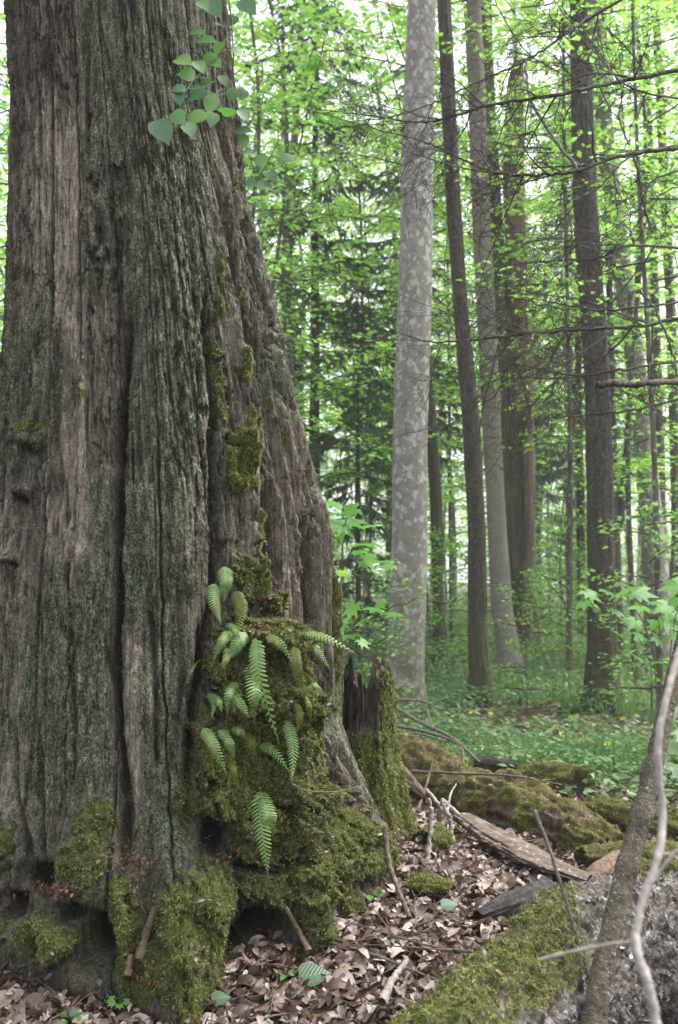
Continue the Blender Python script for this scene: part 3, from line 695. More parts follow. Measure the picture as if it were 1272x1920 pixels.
for label, fr in FERNS:
    b = on_trunk(*fr[0][0], lift=.01); root = thing('polypody_fern', label, 'fern', tuple(b), 0, 'polypody ferns on the mossy trunk')
    for i, (p0, p1, p2, w, old) in enumerate(fr):
        a = on_trunk(*p0, lift=.012); lm_ = on_trunk(*p1, lift=.055 + .008*i); lc_ = on_trunk(*p2, lift=.055)
        m_ = at(*p1, max(min(a[1] - .04, lm_[1]), a[1] - .2)); c = at(*p2, max(min(a[1] - .02, lc_[1]), a[1] - .22))
        c = m_ + (c - m_)*random.uniform(1.12, 1.3)
        up = np.array([0.15, -1, .45]) + RNG.normal(0, .18, 3)
        fm = frond_mesh([a, m_, c], up, mm(w, 3.2)*.95, 21 if w > 12 else 15, old, M['fern_old'] if old else M['fern'])
        fm.transform(Matrix.Translation(-Vector(b))); o = link('frond', fm, root)
        if old: o['label'] = 'older yellowish frond'

# ------------------------------------------------------------------ vine on the trunk
def vine():
    b = on_trunk(400, 60); root = thing('climbing_vine', 'climbing vine with broad green leaves at the top of the trunk', 'vine', tuple(b))
    for pts in ([(404, -40), (398, 60), (392, 130), (385, 200), (378, 232)], [(425, -40), (436, 60), (440, 150), (455, 250), (480, 330), (497, 402)], [(392, 120), (365, 150), (340, 180)], [(386, 205), (350, 228), (330, 236)]):
        mb = MB(); P = catmull([on_trunk(x, y, .03) for x, y in pts], 24) + RNG.normal(0, .002, (24, 3)); V, F = tube(P, np.linspace(.0035, .0015, 24), 6); mb.add(V - b, F); mb.build('stem', [M['twig']], root)
    HV, HF = leaf_shape([(0, .10), (.05, .30), (.12, .38), (.15, .37), (.24, .45), (.27, .43), (.38, .48), (.41, .45), (.52, .46), (.55, .42), (.66, .38), (.69, .33), (.79, .26), (.82, .21), (.91, .11), (1.06, .005)], .16, .22)
    L = [(304, 244, 46), (344, 112, 34), (370, 59, 26), (387, 74, 36), (350, 139, 30), (392, 108, 28), (375, 123, 28), (406, 117, 22), (388, 152, 24), (335, 166, 26), (370, 174, 32), (395, 181, 24), (335, 184, 24), (395, 194, 30), (425, 207, 34),
         (370, 219, 34), (335, 220, 30), (398, 222, 28), (355, 240, 32), (437, 176, 30), (458, 214, 26), (458, 244, 30), (455, 262, 24), (490, 302, 26), (536, 297, 30), (496, 347, 30), (473, 343, 22), (498, 400, 22), (402, 15, 36), (435, 38, 24), (465, 10, 36), (455, 176, 22), (412, 45, 20),
         (382, 8, 26), (445, 95, 22), (420, 150, 22), (410, 88, 26), (510, 330, 24), (468, 285, 22)]
    sk = MB()
    for i, (x, y, s) in enumerate(L):
        right = x > 470
        p = on_trunk(min(x, 500), y, .05 + .05*random.random()) if not right else at(x, y, 3.75)
        d = np.array([random.uniform(-1, 1), -.25, random.uniform(-1.0, .1)]); n_ = np.array([random.uniform(-.4, .4), -1, random.uniform(.0, .9)])
        size = mm(s, p[1])*1.15
        q = p - d/np.linalg.norm(d)*size*.5
        V, F = tube(catmull([q, q - d/np.linalg.norm(d)*size*.35 + np.array([0, .02, .01]), q - d/np.linalg.norm(d)*size*.6 + np.array([.01, .05, .03])], 6), .0011, 4); sk.add(V - b, F)
        obj_leaf('leaf', HV, HF, q, d, n_, size, random.random()**1.8, M['vine'], root, b)
    k_ = sk.build('leaf_stalks', [M['grass']], root); k_['kind'] = 'stuff'
vine()

# ------------------------------------------------------------------ maple saplings
MV, MF = maple_shape()
def sapling(label, base, stems, leaves, Y, mat='maple', cat='sapling', name='maple_sapling', shape=None, up=(0.0, -.55, .8)):
    b = np.array(base, float); root = thing(name, label, cat, tuple(b))
    for pts in stems:
        mb = MB(); P = catmull([b if p is None else at(p[0], p[1], p[2] if len(p) > 2 else Y) for p in pts], 20); V, F = tube(P, np.linspace(.006, .0018, 20), 6); mb.add(V - b, F); mb.build('stem', [M['twig']], root)
    for (x, y, s) in leaves:
        p = at(x, y, Y + random.uniform(-.15, .15)); d = np.array([random.uniform(-1, 1), random.uniform(-.9, .1), random.uniform(-.45, .1)])
        n_ = np.array(up) + RNG.normal(0, .28, 3); size = mm(s, Y)*1.15
        V0, F0 = shape or (MV, MF)
        obj_leaf('leaf', V0, F0, p - d/np.linalg.norm(d)*size*.3, d, n_, size, random.random(), M[mat], root, b)
bs = at(648, 1250, 5.2); bs[2] = gh(bs[0], bs[1])
sapling('bright green maple sapling just behind the right edge of the trunk', bs, [[None, (640, 1100), (650, 960)], [None, (660, 1190), (715, 1145)], [(645, 1060), (670, 1020), (705, 1010)]],
        [(628, 945, 55), (650, 958, 50), (668, 980, 66), (640, 1000, 58), (690, 1018, 70), (662, 1035, 50), (700, 1050, 52), (722, 1060, 40), (618, 985, 60), (690, 985, 46), (655, 1150, 56), (672, 1165, 48), (700, 1142, 50), (732, 1152, 42), (660, 1192, 50), (686, 1208, 36), (640, 1175, 40), (716, 1135, 34), (650, 1075, 40), (625, 1030, 44)], 5.2)
bs = at(1235, 1330, 6.6); bs[2] = gh(bs[0], bs[1])
LL = [(1118, 1118, 54), (1095, 1135, 40), (1140, 1110, 40), (1175, 1105, 62), (1215, 1112, 66), (1255, 1100, 62), (1200, 1140, 50), (1240, 1140, 56), (1275, 1130, 60), (1225, 1165, 52), (1262, 1172, 54), (1185, 1172, 46), (1210, 1195, 44), (1245, 1205, 48), (1280, 1200, 50), (1195, 1230, 44), (1230, 1240, 44), (1265, 1240, 46), (1160, 1150, 36), (1290, 1160, 50), (1180, 1210, 30), (1215, 1275, 40), (1255, 1285, 44)]
sapling('fresh green maple sapling by the right edge beside the dark trunk', bs, [[None, (1240, 1200), (1215, 1120)], [None, (1225, 1230), (1180, 1130), (1110, 1125)], [None, (1260, 1200), (1275, 1120)]], LL, 6.6)
bs = at(1250, 1560, 6.0); bs[2] = gh(bs[0], bs[1])
sapling('low dark green maple seedlings at right edge under the leaning stem', bs, [[None, (1255, 1440), (1250, 1400)], [None, (1275, 1450)]],
        [(1240, 1390, 44), (1262, 1405, 50), (1278, 1380, 50), (1248, 1430, 52), (1270, 1450, 56), (1240, 1470, 46), (1262, 1490, 54), (1280, 1500, 50), (1230, 1350, 36), (1255, 1340, 44), (1275, 1330, 40)], 6.0, 'herb', 'seedling', 'maple_seedling')

# ------------------------------------------------------------------ logs
def log(name, label, cat, path, rad, mat, n=220, k=120, disp=.012, moss=None, nt=0, mossmat='moss_y', group=None, ell=(1, 1), tl=.014, extra=None, ends=True, parent=None):
    P = catmull(path, n); R = np.interp(np.linspace(0, 1, n), np.linspace(0, 1, len(rad)), rad)
    T, A, B = frames(P); a = np.linspace(0, 2*PI, k, endpoint=False)
    ca, sa = np.cos(a)[None, :], np.sin(a)[None, :]
    arc = np.cumsum(np.r_[0, np.linalg.norm(np.diff(P, axis=0), axis=1)])[:, None] + 0*ca
    D = disp*(1.2*fbm(ca*1.5 + 0*arc, sa*1.5 + 0*arc, arc*2.5, 4) + .6*fbm(ca*6 + 0*arc, sa*6 + 0*arc, arc*12, 3))
    nz = (A[:, None, 2]*ca + B[:, None, 2]*sa)
    base = P[:, None] + R[:, None, None]*(A[:, None]*ca[..., None] + B[:, None]*sa[..., None])
    PX, PY = proj(base); ms = np.zeros_like(D) if moss is None else moss(base, nz, PX, PY, arc)
    if extra is not None: D = D + extra(base, nz, arc, ca + 0*arc, sa + 0*arc)
    D = D + sst(.3, .7, ms)*(.012 + .012*fbm(base[..., 0]*22, base[..., 1]*22, base[..., 2]*22, 3))
    r2 = (R[:, None] + D)
    G = P[:, None] + r2[..., None]*(A[:, None]*(ca*ell[0])[..., None] + B[:, None]*(sa*ell[1])[..., None])
    if ends:
        for e, s in ((0, -1), (-1, 1)):
            c = G[e].mean(0); j = RNG.normal(0, .012, (k, 1))
            ring = c + (G[e] - c)*.6 - s*T[e]*(.03 + j); mid = np.repeat((c - s*T[e]*.06)[None], k, 0)
            if e == 0: G = np.concatenate([mid[None], ring[None], G]); ms = np.concatenate([ms[:1]*0, ms[:1]*0, ms])
            else: G = np.concatenate([G, ring[None], mid[None]]); ms = np.concatenate([ms, ms[-1:]*0, ms[-1:]*0])
    o0 = P[n//2].copy() if parent is None else np.zeros(3)
    if parent is None: root = thing(name, label, cat, tuple(o0), 0, group)
    else: root = parent
    pn = 'wood' if parent is None else name
    link(pn, mk_mesh(name, G - o0, grid_faces(len(G), k), [M[mat]], {'moss': ms}), root)
    if nt:
        V, F, r = tufts(G, sst(.4, .8, ms), nt, tl, .0028, .1, .25, .6)
        m_ = link('moss', mk_mesh('moss', V - o0, F, [M[mossmat]], {'rnd': r}, False), root); m_['kind'] = 'stuff'
    if nt > 20000:
        V, F, r = flakes(G, np.clip((G[..., 2] - G[..., 2].mean(1, keepdims=True))*20, 0, 1), 700, .006, .024)
        d_ = link('leaf_debris', mk_mesh('leaf_debris', V - o0 + np.array([0, 0, .006]), F, [M['dead']], {'rnd': r*.75}), root); d_['kind'] = 'stuff'
    return root, G, o0, ms

def mossy(th=.0, sc=3., amt=.5):
    return lambda b, nz, PX, PY, arc: sst(th, th + .35, nz + amt*fbm(b[..., 0]*sc, b[..., 1]*sc, b[..., 2]*sc, 4))
# near log, lower right: moss towards the left end, silver bark towards the right
def near_moss(b, nz, PX, PY, arc):
    f = fbm(b[..., 0]*7, b[..., 1]*7, b[..., 2]*7, 4)
    return sst(.0, .25, (1 - sst(800, 960, PX + 90*nz*0 + 60*f))*sst(-.35, .1, nz + .3*f) - .15)*1.0 + sst(.72, .86, nz + .15*f)*(1 - sst(1050, 1130, PX))*.9
def near_bark(b, nz, arc, ca, sa):
    pl = fbm(ca*5, sa*5, arc*22, 3); pl2 = fbm(ca*12, sa*12, arc*46, 3)
    return .012*sst(-.05, .08, pl) + .008*sst(0, .12, pl2) - .010*sst(.3, .4, pl2)
def near_log():
    path = [at(640, 2300, 1.85), at(870, 2055, 2.2), at(1005, 1912, 2.5), at(1130, 1795, 2.8), at(1290, 1780, 3.0), at(1480, 1810, 3.05)]
    r, G, o0, msk = log('fallen_log', 'thick fallen log with silvery flaking bark and moss, lower right corner', 'log', path, [.165, .165, .17, .175, .18, .18], 'log_bark', 420, 190, .014, near_moss, 70000, extra=near_bark, tl=.012)
    # silver flakes of bark
    g = np.concatenate([G, G[:, :1]], 1); PX, PY = proj(G)
    w = sst(850, 1000, PX)*(1 - sst(.1, .35, msk)); n = 5200
    V, F, rr = flakes(G, w, 9000, .006, .024)
    f_ = link('bark_flake', mk_mesh('bark_flake', V - o0, F, [M['flake']], {'rnd': rr**1.3}, False), r); f_['kind'] = 'stuff'
near_log()
# long mossy log behind
log('fallen_log', 'long moss covered log lying behind the leaf litter', 'log', [at(715, 1400, 6.6), at(790, 1448, 6.0), at(880, 1500, 5.5), at(975, 1530, 5.1), at(1060, 1570, 4.8), at(1150, 1622, 4.55)],
    [.09, .13, .15, .15, .14, .11], 'rot_wood', 240, 100, .04, mossy(.0, 6., .85), 60000, 'moss_gold', tl=.012)
log('fallen_log', 'short mossy log end with a dark hollow beside the long log', 'log', [at(990, 1470, 5.9), at(1040, 1470, 5.7), at(1088, 1478, 5.5)], [.085, .10, .09], 'rot_wood', 60, 60, .015, mossy(-.2), 12000)
log('fallen_log', 'mossy dark log running out at the right edge', 'log', [at(1120, 1530, 5.2), at(1200, 1555, 5.0), at(1320, 1575, 4.9)], [.07, .09, .09], 'rot_wood', 100, 60, .02, mossy(.1), 14000)
log('fallen_log', 'thin green mossed branch wood below the dark log', 'log', [at(1090, 1620, 4.3), at(1190, 1610, 4.4), at(1320, 1625, 4.5)], [.035, .05, .06], 'rot_wood', 80, 40, .015, mossy(.0), 9000)
log('fallen_log', 'second mossy log at right edge above the silver log', 'log', [at(1190, 1655, 3.7), at(1260, 1660, 3.7), at(1360, 1690, 3.7)], [.05, .07, .08], 'rot_wood', 80, 40, .015, mossy(.1), 9000)
log('wood_chunk', 'blackened broken wood chunk lying on the leaves', 'wood chunk', [og(893, 1722, .03), og(950, 1700, .05), og(1025, 1668, .06)], [.018, .04, .046], 'char_wood', 70, 40, .014, ell=(1, .8))
log('wood_chunk', 'small dark stump end between the two mossy logs', 'wood chunk', [at(900, 1440, 6.1), at(940, 1445, 6.0), at(985, 1452, 5.9)], [.06, .055, .04], 'char_wood', 50, 36, .018)
log('split_wood', 'upright split wedge of tan wood between logs', 'wood chunk', [og(1090, 1660, .03), og(1125, 1632, .08), og(1160, 1600, .12)], [.02, .045, .028], 'orange_wood', 50, 36, .012, ell=(1, .45))
log('bark_slab', 'long flat slab of loose brown bark on leaf litter', 'bark', [og(865, 1530, .10), og(930, 1570, .09), og(1010, 1612, .08), og(1105, 1650, .07)], [.04, .075, .08, .05], 'slab', 140, 60, .014, ell=(1, .25),
    extra=lambda b, nz, arc, ca, sa: .008*sst(-.05, .05, fbm(ca*4, sa*4, arc*14, 3)))
# thin root running from the snag into the litter
log('root', 'dark bare root leaning from the mossy buttress to the ground', 'root', [at(718, 1405, 4.5), at(745, 1450, 4.5), at(790, 1492, 4.6)], [.03, .035, .02], 'rot_wood', 60, 30, .01)

# ------------------------------------------------------------------ loose sticks
def stick(label, pts, r0, r1, mat='twig', k=7, wob=.12, sides=(), name='stick', cat='stick', group=None):
    b = at(*pts[0]); root_o = thing(name, label, cat, tuple(b), 0, group)
    P = catmull([at(*p) for p in pts], 12*len(pts)); P = P + RNG.normal(0, r0*.10, P.shape)
    mb = MB(); V, F = tube(P, np.linspace(r0, r1, len(P)), k, wob); mb.add(V - b, F); mb.build('shoot', [M[mat]], root_o)
    for s in sides:
        Q = catmull([at(*p) for p in s], 16); mb = MB(); V, F = tube(Q, np.linspace(r0*.5, r1*.4, 16), 5, wob); mb.add(V - b, F); mb.build('side_shoot', [M[mat]], root_o)
    return root_o
stick('thin pale stick standing upright before the leaning stem', [(1002, 1520, 2.6), (1030, 1590, 2.55), (1062, 1690, 2.5), (1095, 1800, 2.45), (1140, 1930, 2.35)], .0055, .0025, 'twig')
stick('dark thin twig lying across the litter onto the mossy log', [(990, 1780, 2.55), (930, 1788, 2.6), (830, 1778, 2.75), (740, 1755, 2.9), (650, 1728, 3.1)], .0058, .0015, 'twig', sides=([(930, 1788, 2.6), (900, 1790, 2.62), (965, 1805, 2.5)], [(850, 1782, 2.7), (700, 1772, 2.9), (600, 1775, 3.0)], [(740, 1755, 2.9), (690, 1690, 3.1)]))
stick('broken brown stick leaning at the foot of the mossy buttress', [(722, 1556, 3.55), (728, 1610, 3.5), (740, 1650, 3.45), (768, 1722, 3.3)], .011, .008, 'slab')
stick('pale rotten stick on the leaf litter near the log', [(716, 1882, 2.75), (735, 1840, 2.85), (765, 1800, 2.95)], .014, .007, 'twig_pale')
stick('long grey branch arching over litter beside the bark slab', [(830, 1500, 5.0), (880, 1545, 4.7), (925, 1585, 4.4), (950, 1620, 4.2)], .012, .006, 'twig_pale')
stick('forked grey sticks standing against the long log', [(850, 1580, 4.6), (838, 1530, 4.7), (800, 1480, 4.9)], .013, .008, 'twig_pale', sides=([(838, 1530, 4.7), (845, 1490, 4.8), (856, 1470, 4.9)],))
stick('thin twig lying along the top of the long mossy log', [(740, 1445, 5.7), (850, 1450, 5.3), (960, 1455, 5.1), (1055, 1472, 4.9)], .009, .004, 'twig')
stick('curved bare root twig crossing the moss below the ferns', [(548, 1470, 3.2), (575, 1482, 3.2), (630, 1484, 3.35), (690, 1470, 3.6)], .0028, .0012, 'twig', sides=([(572, 1482, 3.2), (590, 1520, 3.2), (588, 1560, 3.15)],))
tw = [([(722, 1312, 7.5), (780, 1350, 7.0), (850, 1385, 6.4), (900, 1430, 6.0)], .016), ([(725, 1320, 7.5), (770, 1365, 7.0), (830, 1410, 6.4)], .011), ([(730, 1310, 7.2), (790, 1315, 7.2), (825, 1330, 7.1)], .013),
      ([(728, 1360, 7), (790, 1370, 6.6), (860, 1395, 6.3), (870, 1432, 6.0)], .012), ([(800, 1330, 7.3), (815, 1370, 6.8), (845, 1420, 6.2)], .008), ([(705, 1385, 6.6), (780, 1376, 6.5), (840, 1392, 6.4)], .009)]
ll = ['thick dry branch sloping down to the right behind the stump', 'dry branch lying just left of the thicker sloping branch', 'short dry branch jutting right from the twig heap top', 'bent dry branch crossing low over the log end', 'thin upright twig in the heap beside the big beech', 'level thin twig in the heap over the mossy log']
for (pts, r), lb in zip(tw, ll): stick(lb, pts, r, r*.5, 'twig', group='dry branches heaped by the beech base')

for lb, pts, r in (('grey bark strip standing in the litter behind the leaning brown stick', [(800, 1610, .03), (812, 1560, .14), (806, 1500, .22)], .012),
                  ('short pale strip of wood leaning against the long mossy log', [(842, 1600, .03), (848, 1555, .10), (832, 1505, .20)], .014),
                  ('dark twig fallen across the litter below the buttress', [(770, 1530, .04), (800, 1570, .03), (830, 1640, .03)], .006),
                  ('slim twig lying between bark slab and blackened chunk', [(850, 1640, .03), (900, 1655, .03), (960, 1690, .05)], .006),
                  ('pale thin twig standing beside the dark root', [(785, 1515, .05), (782, 1480, .14), (788, 1445, .22)], .007),
                  ('long dark twig lying in the litter at the lower middle', [(590, 1760, .04), (700, 1790, .04), (850, 1850, .04)], .005),
                  ('crooked twig lying on dead leaves bottom left', [(30, 1815, .04), (110, 1795, .05), (210, 1762, .05)], .006)):
    b = og(*pts[0]); P = catmull([og(*q) if q[2] < .1 else np.array([og(q[0], pts[0][1], .03)[0], b[1] + .05, b[2] + q[2]]) for q in pts], 30) + RNG.normal(0, r*.15, (30, 3)); mb = MB(); V, F = tube(P, np.linspace(r, r*.5, 30), 7, .3); mb.add(V - b, F)
    root_o = thing('stick', lb, 'stick', tuple(b)); mb.build('shoot', [M['twig_pale' if 'pale' in lb or 'grey' in lb else 'twig']], root_o)
log('wood_chunk', 'small mossy lump of rotten wood in the litter beside the buttress foot', 'wood chunk', [og(765, 1668, .02), og(800, 1665, .03), og(845, 1672, .02)], [.03, .05, .03], 'rot_wood', 40, 36, .02, mossy(.1), 5000, ell=(1, .6))
log('wood_chunk', 'little moss cushion clump at the end of the dark root', 'wood chunk', [og(790, 1588, .02), og(808, 1580, .03), og(830, 1592, .02)], [.025, .045, .03], 'rot_wood', 40, 36, .02, mossy(-.1), 4000)

# leaning sapling stem in the foreground right, and the blurred grey twig in front of it
def lean():
    b = at(1100, 1960, 2.25); root = thing('leaning_stem', 'leaning bare sapling stem crossing before the silver log', 'sapling', tuple(b))
    P = catmull([at(1085, 2060, 2.25), at(1112, 1920, 2.3), at(1135, 1800, 2.35), at(1170, 1650, 2.42), at(1215, 1480, 2.5), at(1250, 1330, 2.6), at(1290, 1170, 2.7), at(1350, 950, 2.85)], 160)
    n, k = 160, 28; T, A, B = frames(P); a = np.linspace(0, 2*PI, k, endpoint=False); R = np.interp(np.arange(n), [0, 60, 159], [.029, .0245, .017])[:, None] + 0*a
    for c, s in ((72, .005), (84, .0055), (96, .003)): R += s*np.exp(-((np.arange(n)[:, None] - c)/2.5)**2)*(1 + .5*np.cos(a - 2))
    R = R + .003*fbm(np.cos(a)[None]*3 + 0*R, np.sin(a)[None]*3 + 0*R, np.arange(n)[:, None]*.3, 3)
    V = P[:, None] + R[..., None]*(A[:, None]*np.cos(a)[None, :, None] + B[:, None]*np.sin(a)[None, :, None])
    link('stem', mk_mesh('stem', V - b, grid_faces(n, k), [M['sap_bark']], {'moss': 0*R}), root)
M['sap_bark'] = m_bark('speckled_sapling_bark', (.05, .042, .03), (.13, .11, .082), (40, 40, 40), .15, (.33, .33, .27), 45, .0, .9)
lean()
stick('blurred pale grey twig hanging close to the camera at right', [(1275, 1215, 1.5), (1250, 1310, 1.45), (1234, 1400, 1.42), (1242, 1520, 1.4), (1236, 1600, 1.36), (1205, 1690, 1.33), (1192, 1770, 1.3), (1215, 1840, 1.27), (1232, 1925, 1.25)], .0048, .0062, 'twig_pale',
      sides=([(1230, 1600, 1.36), (1262, 1605, 1.36), (1290, 1630, 1.34)], [(1192, 1765, 1.3), (1120, 1775, 1.32), (1010, 1800, 1.36)], [(1205, 1690, 1.33), (1240, 1630, 1.35), (1300, 1560, 1.35)]), k=9)

# ------------------------------------------------------------------ dead branch net, upper right: a spruce just outside the frame
def dead_spruce():
    X0, Y0 = 1.75, 3.3; root = thing('dead_branched_spruce', 'spruce beyond the right edge whose dead bare branches cross the upper right', 'tree', (X0, Y0, 0)); off = np.array([X0, Y0, 0])
    P = catmull([(X0, Y0, -.1), (X0 + .02, Y0, 2.5), (X0, Y0 + .03, 6)], 60); mb = MB(); V, F = tube(P, np.linspace(.13, .08, 60), 24, .05); mb.add(V - off, F); mb.build('trunk', [M['dark_bark']], root)
    mains = [
     ([(1180, 150, 3.1), (1060, 175, 3.0), (930, 195, 3.0), (868, 212, 3.0), (795, 230, 3.05), (700, 217, 3.15), (590, 205, 3.3)], 6.5, 1.2, 9),
     ([(1150, 8, 3.5), (1060, 65, 3.4), (985, 115, 3.3), (900, 152, 3.3), (820, 190, 3.3), (740, 218, 3.35), (640, 232, 3.5)], 5, 1, 9),
     ([(1200, 285, 2.9), (1085, 320, 2.8), (1020, 328, 2.8), (950, 327, 2.8), (880, 305, 2.9), (800, 268, 3.0), (700, 240, 3.1), (560, 200, 3.3)], 5.5, 1, 9),
     ([(1200, 288, 3.0), (1130, 345, 2.9), (1060, 405, 2.9), (1000, 500, 2.9), (940, 610, 2.9)], 3.2, .8, 6),
     ([(1200, 460, 2.4), (1120, 484, 2.4), (1020, 490, 2.5), (920, 503, 2.7)], 3.5, 1, 5),
     ([(1180, 578, 2.7), (1100, 579, 2.75), (1010, 562, 2.9), (950, 556, 3.0)], 3.6, 1, 4),
     ([(1200, 610, 2.8), (1050, 620, 2.8), (930, 632, 2.85), (800, 640, 2.95), (700, 604, 3.1)], 5.2, 1.2, 7),
     ([(1240, 716, 2.3), (1190, 722, 2.25), (1155, 717, 2.2), (1122, 722, 2.2)], 12, 9.5, 0),
     ([(1200, 688, 2.7), (1080, 704, 2.75), (960, 684, 2.9), (930, 740, 2.95), (840, 790, 3.0), (735, 822, 3.1)], 3.0, .9, 5),
     ([(1200, 766, 2.9), (1130, 775, 2.9), (1050, 790, 3.0), (1005, 818, 3.1)], 3.2, .8, 3),
     ([(1200, 170, 2.6), (1120, 100, 2.8), (1040, 0, 3.0), (1020, -60, 3.1)], 2.5, 1, 4),
     ([(1240, 330, 3.0), (1190, 400, 3.0), (1090, 450, 3.0), (930, 430, 3.1)], 2.2, .7, 6),
     ([(1200, 1010, 4.0), (1150, 990, 4.0)], 0, 0, 0),
    ][:-1]
    def twigs(mb, P, Rv, n, depth, ln, k=4):
        m = len(P)
        for i in range(n):
            t = random.uniform(.25, .98); j = int(t*(m - 2)); p = P[j]; tan = P[min(j+2, m-1)] - P[max(j-1, 0)]; tan /= np.linalg.norm(tan) + 1e-9
            side = np.cross(tan, RNG.normal(0, 1, 3)); side /= np.linalg.norm(side)
            side[1] *= .6
            d = tan*random.uniform(.2, 1.) + side*random.uniform(.6, 1.) + np.array([0, 0, -.15]); d /= np.linalg.norm(d)
            L = ln*random.uniform(.35, 1.2)
            bend = RNG.normal(0, .28, 3); kk = 8
            s = np.linspace(0, 1, kk)[:, None]; Q = p + d*L*s + bend*L*s**2 + RNG.normal(0, .006, (kk, 3))*s
            r = np.linspace(min(Rv[j]*.65, .0038), .0009, kk); V, F = tube(Q, r, k); mb.add(V - off, F)
            if depth: twigs(mb, Q, r, random.randint(3, 6), depth - 1, L*.5, 3)
    for pts, w0, w1, ns in mains:
        P0 = [at(*p) for p in pts]; z = P0[0][2] + .05*random.random()
        st = np.array([X0, Y0, z + .15]); n = 26*len(pts)//2
        P = catmull([st, (st + P0[0])/2 + np.array([0, 0, .03])] + P0, n); P += RNG.normal(0, .0018, P.shape)
        r = np.linspace(mm(w0, 3)*.85, mm(w1, 3)*.6, n)
        if w1 > 5: r = np.full(n, mm(w0, 2.25)*.5)
        mb = MB(); V, F = tube(P, r, 8, .15); mb.add(V - off, F)
        if w1 > 5:   # blunt broken end
            V, F = tube(np.stack([P[-1], P[-1] + (P[-1] - P[-3])*.3]), [r[-1], .001], 8); mb.add(V - off, F)
        b_ = mb.build('branch', [M['branch']], root)
        if ns:
            tb = MB(); twigs(tb, P, r, int(ns*2.3), 2, .36); tw_ = tb.build('twig', [M['branch']], b_); tw_['kind'] = 'stuff'
    # crooked hanging piece joining two branches, and a short crook lower down
    for pts, w in (([(985, 112, 3.2), (992, 175, 3.1), (1012, 218, 3.05), (1040, 262, 2.95), (1088, 320, 2.8)], 5.5), ([(1200, 545, 2.6), (1228, 580, 2.6), (1262, 660, 2.6), (1285, 720, 2.6), (1400, 760, 2.9)], 3.5)):
        P = catmull([at(*p) for p in pts], 40) + RNG.normal(0, .002, (40, 3)); mb = MB(); V, F = tube(P, mm(w, 3)*.5*(1 + .2*RNG.random(40)), 7, .1); mb.add(V - off, F)
        mb.build('branch', [M['twig']], root)
dead_spruce()

# ------------------------------------------------------------------ standing trees in the middle distance
def crown_mesh(name, mat, z0, z1, rad, limbs, twigs_n, leaves, size, r0=.03, flat=.35, shape='ell', droop=.1, seed=0, skew=(0, 0)):
    g = np.random.default_rng(seed); mb_l = []; LP, LD, LN = [], [], []
    lm = MB()
    for i in range(limbs):
        t = (i + g.random())/limbs; z = z0 + (z1 - z0)*t
        az = i*2.399 + g.normal(0, .3)
        prof = math.sin(PI*min(.97, .12 + .88*t))**.6 if shape == 'ell' else (1 - t)**.7 + .08
        L = rad*prof*g.uniform(.65, 1.15)
        d = np.array([math.cos(az), math.sin(az), g.uniform(.05, .5)])
        s = np.linspace(0, 1, 8)[:, None]; P = np.array([0, 0, z]) + d*L*s + np.array([0, 0, -droop*L])*s**2 + g.normal(0, .03*L, (8, 3))*s + np.array([skew[0], skew[1], 0])*z
        V, F = tube(P, np.linspace(r0*(1.1 - .6*t), .004, 8), 4); lm.add(V, F)
        for j in range(twigs_n):
            u = .18 + .82*g.random(); k = min(6, int(u*7)); p = P[k] + (P[k+1] - P[k])*g.random()
            sd = 1 if j % 2 else -1; side = np.array([-math.sin(az)*sd, math.cos(az)*sd, g.normal(0, .18)])
            td = side*.8 + d*.6; td /= np.linalg.norm(td); tl = L*.45*g.uniform(.4, 1.1)*(1.15 - u*.5)
            end = p + td*tl + np.array([0, 0, -droop*tl]); 
            if j % 2 == 0 and tl > .25: V, F = tube(np.stack([p, (p + end)/2 + g.normal(0, .02, 3), end]), [.006, .004, .002], 3); lm.add(V, F)
            m = max(2, int(leaves*(.4 + tl/(L*.45 + 1e-6)*.6)))
            ss = g.random((m, 1)); q = p + (end - p)*ss + g.normal(0, .05, (m, 3)); sg = np.where(g.random((m, 1)) < .5, 1., -1.)
            nn = np.array([0, 0, 1.]) + g.normal(0, flat, (m, 3)); ld = td + sg*np.cross(td, [0, 0, 1.])*.9 + g.normal(0, .25, (m, 3)) - np.array([0, 0, .15])
            LP.append(q); LD.append(ld); LN.append(nn)
    LP, LD, LN = map(np.concatenate, (LP, LD, LN))
    V, F, r = leaf_cloud(LP, LD, LN, size*g.uniform(.6, 1.25, len(LP)))
    return mk_mesh(name, V, F, [M[mat]], {'rnd': r}, True), lm.mesh(name + '_limbs', [M['branch']])

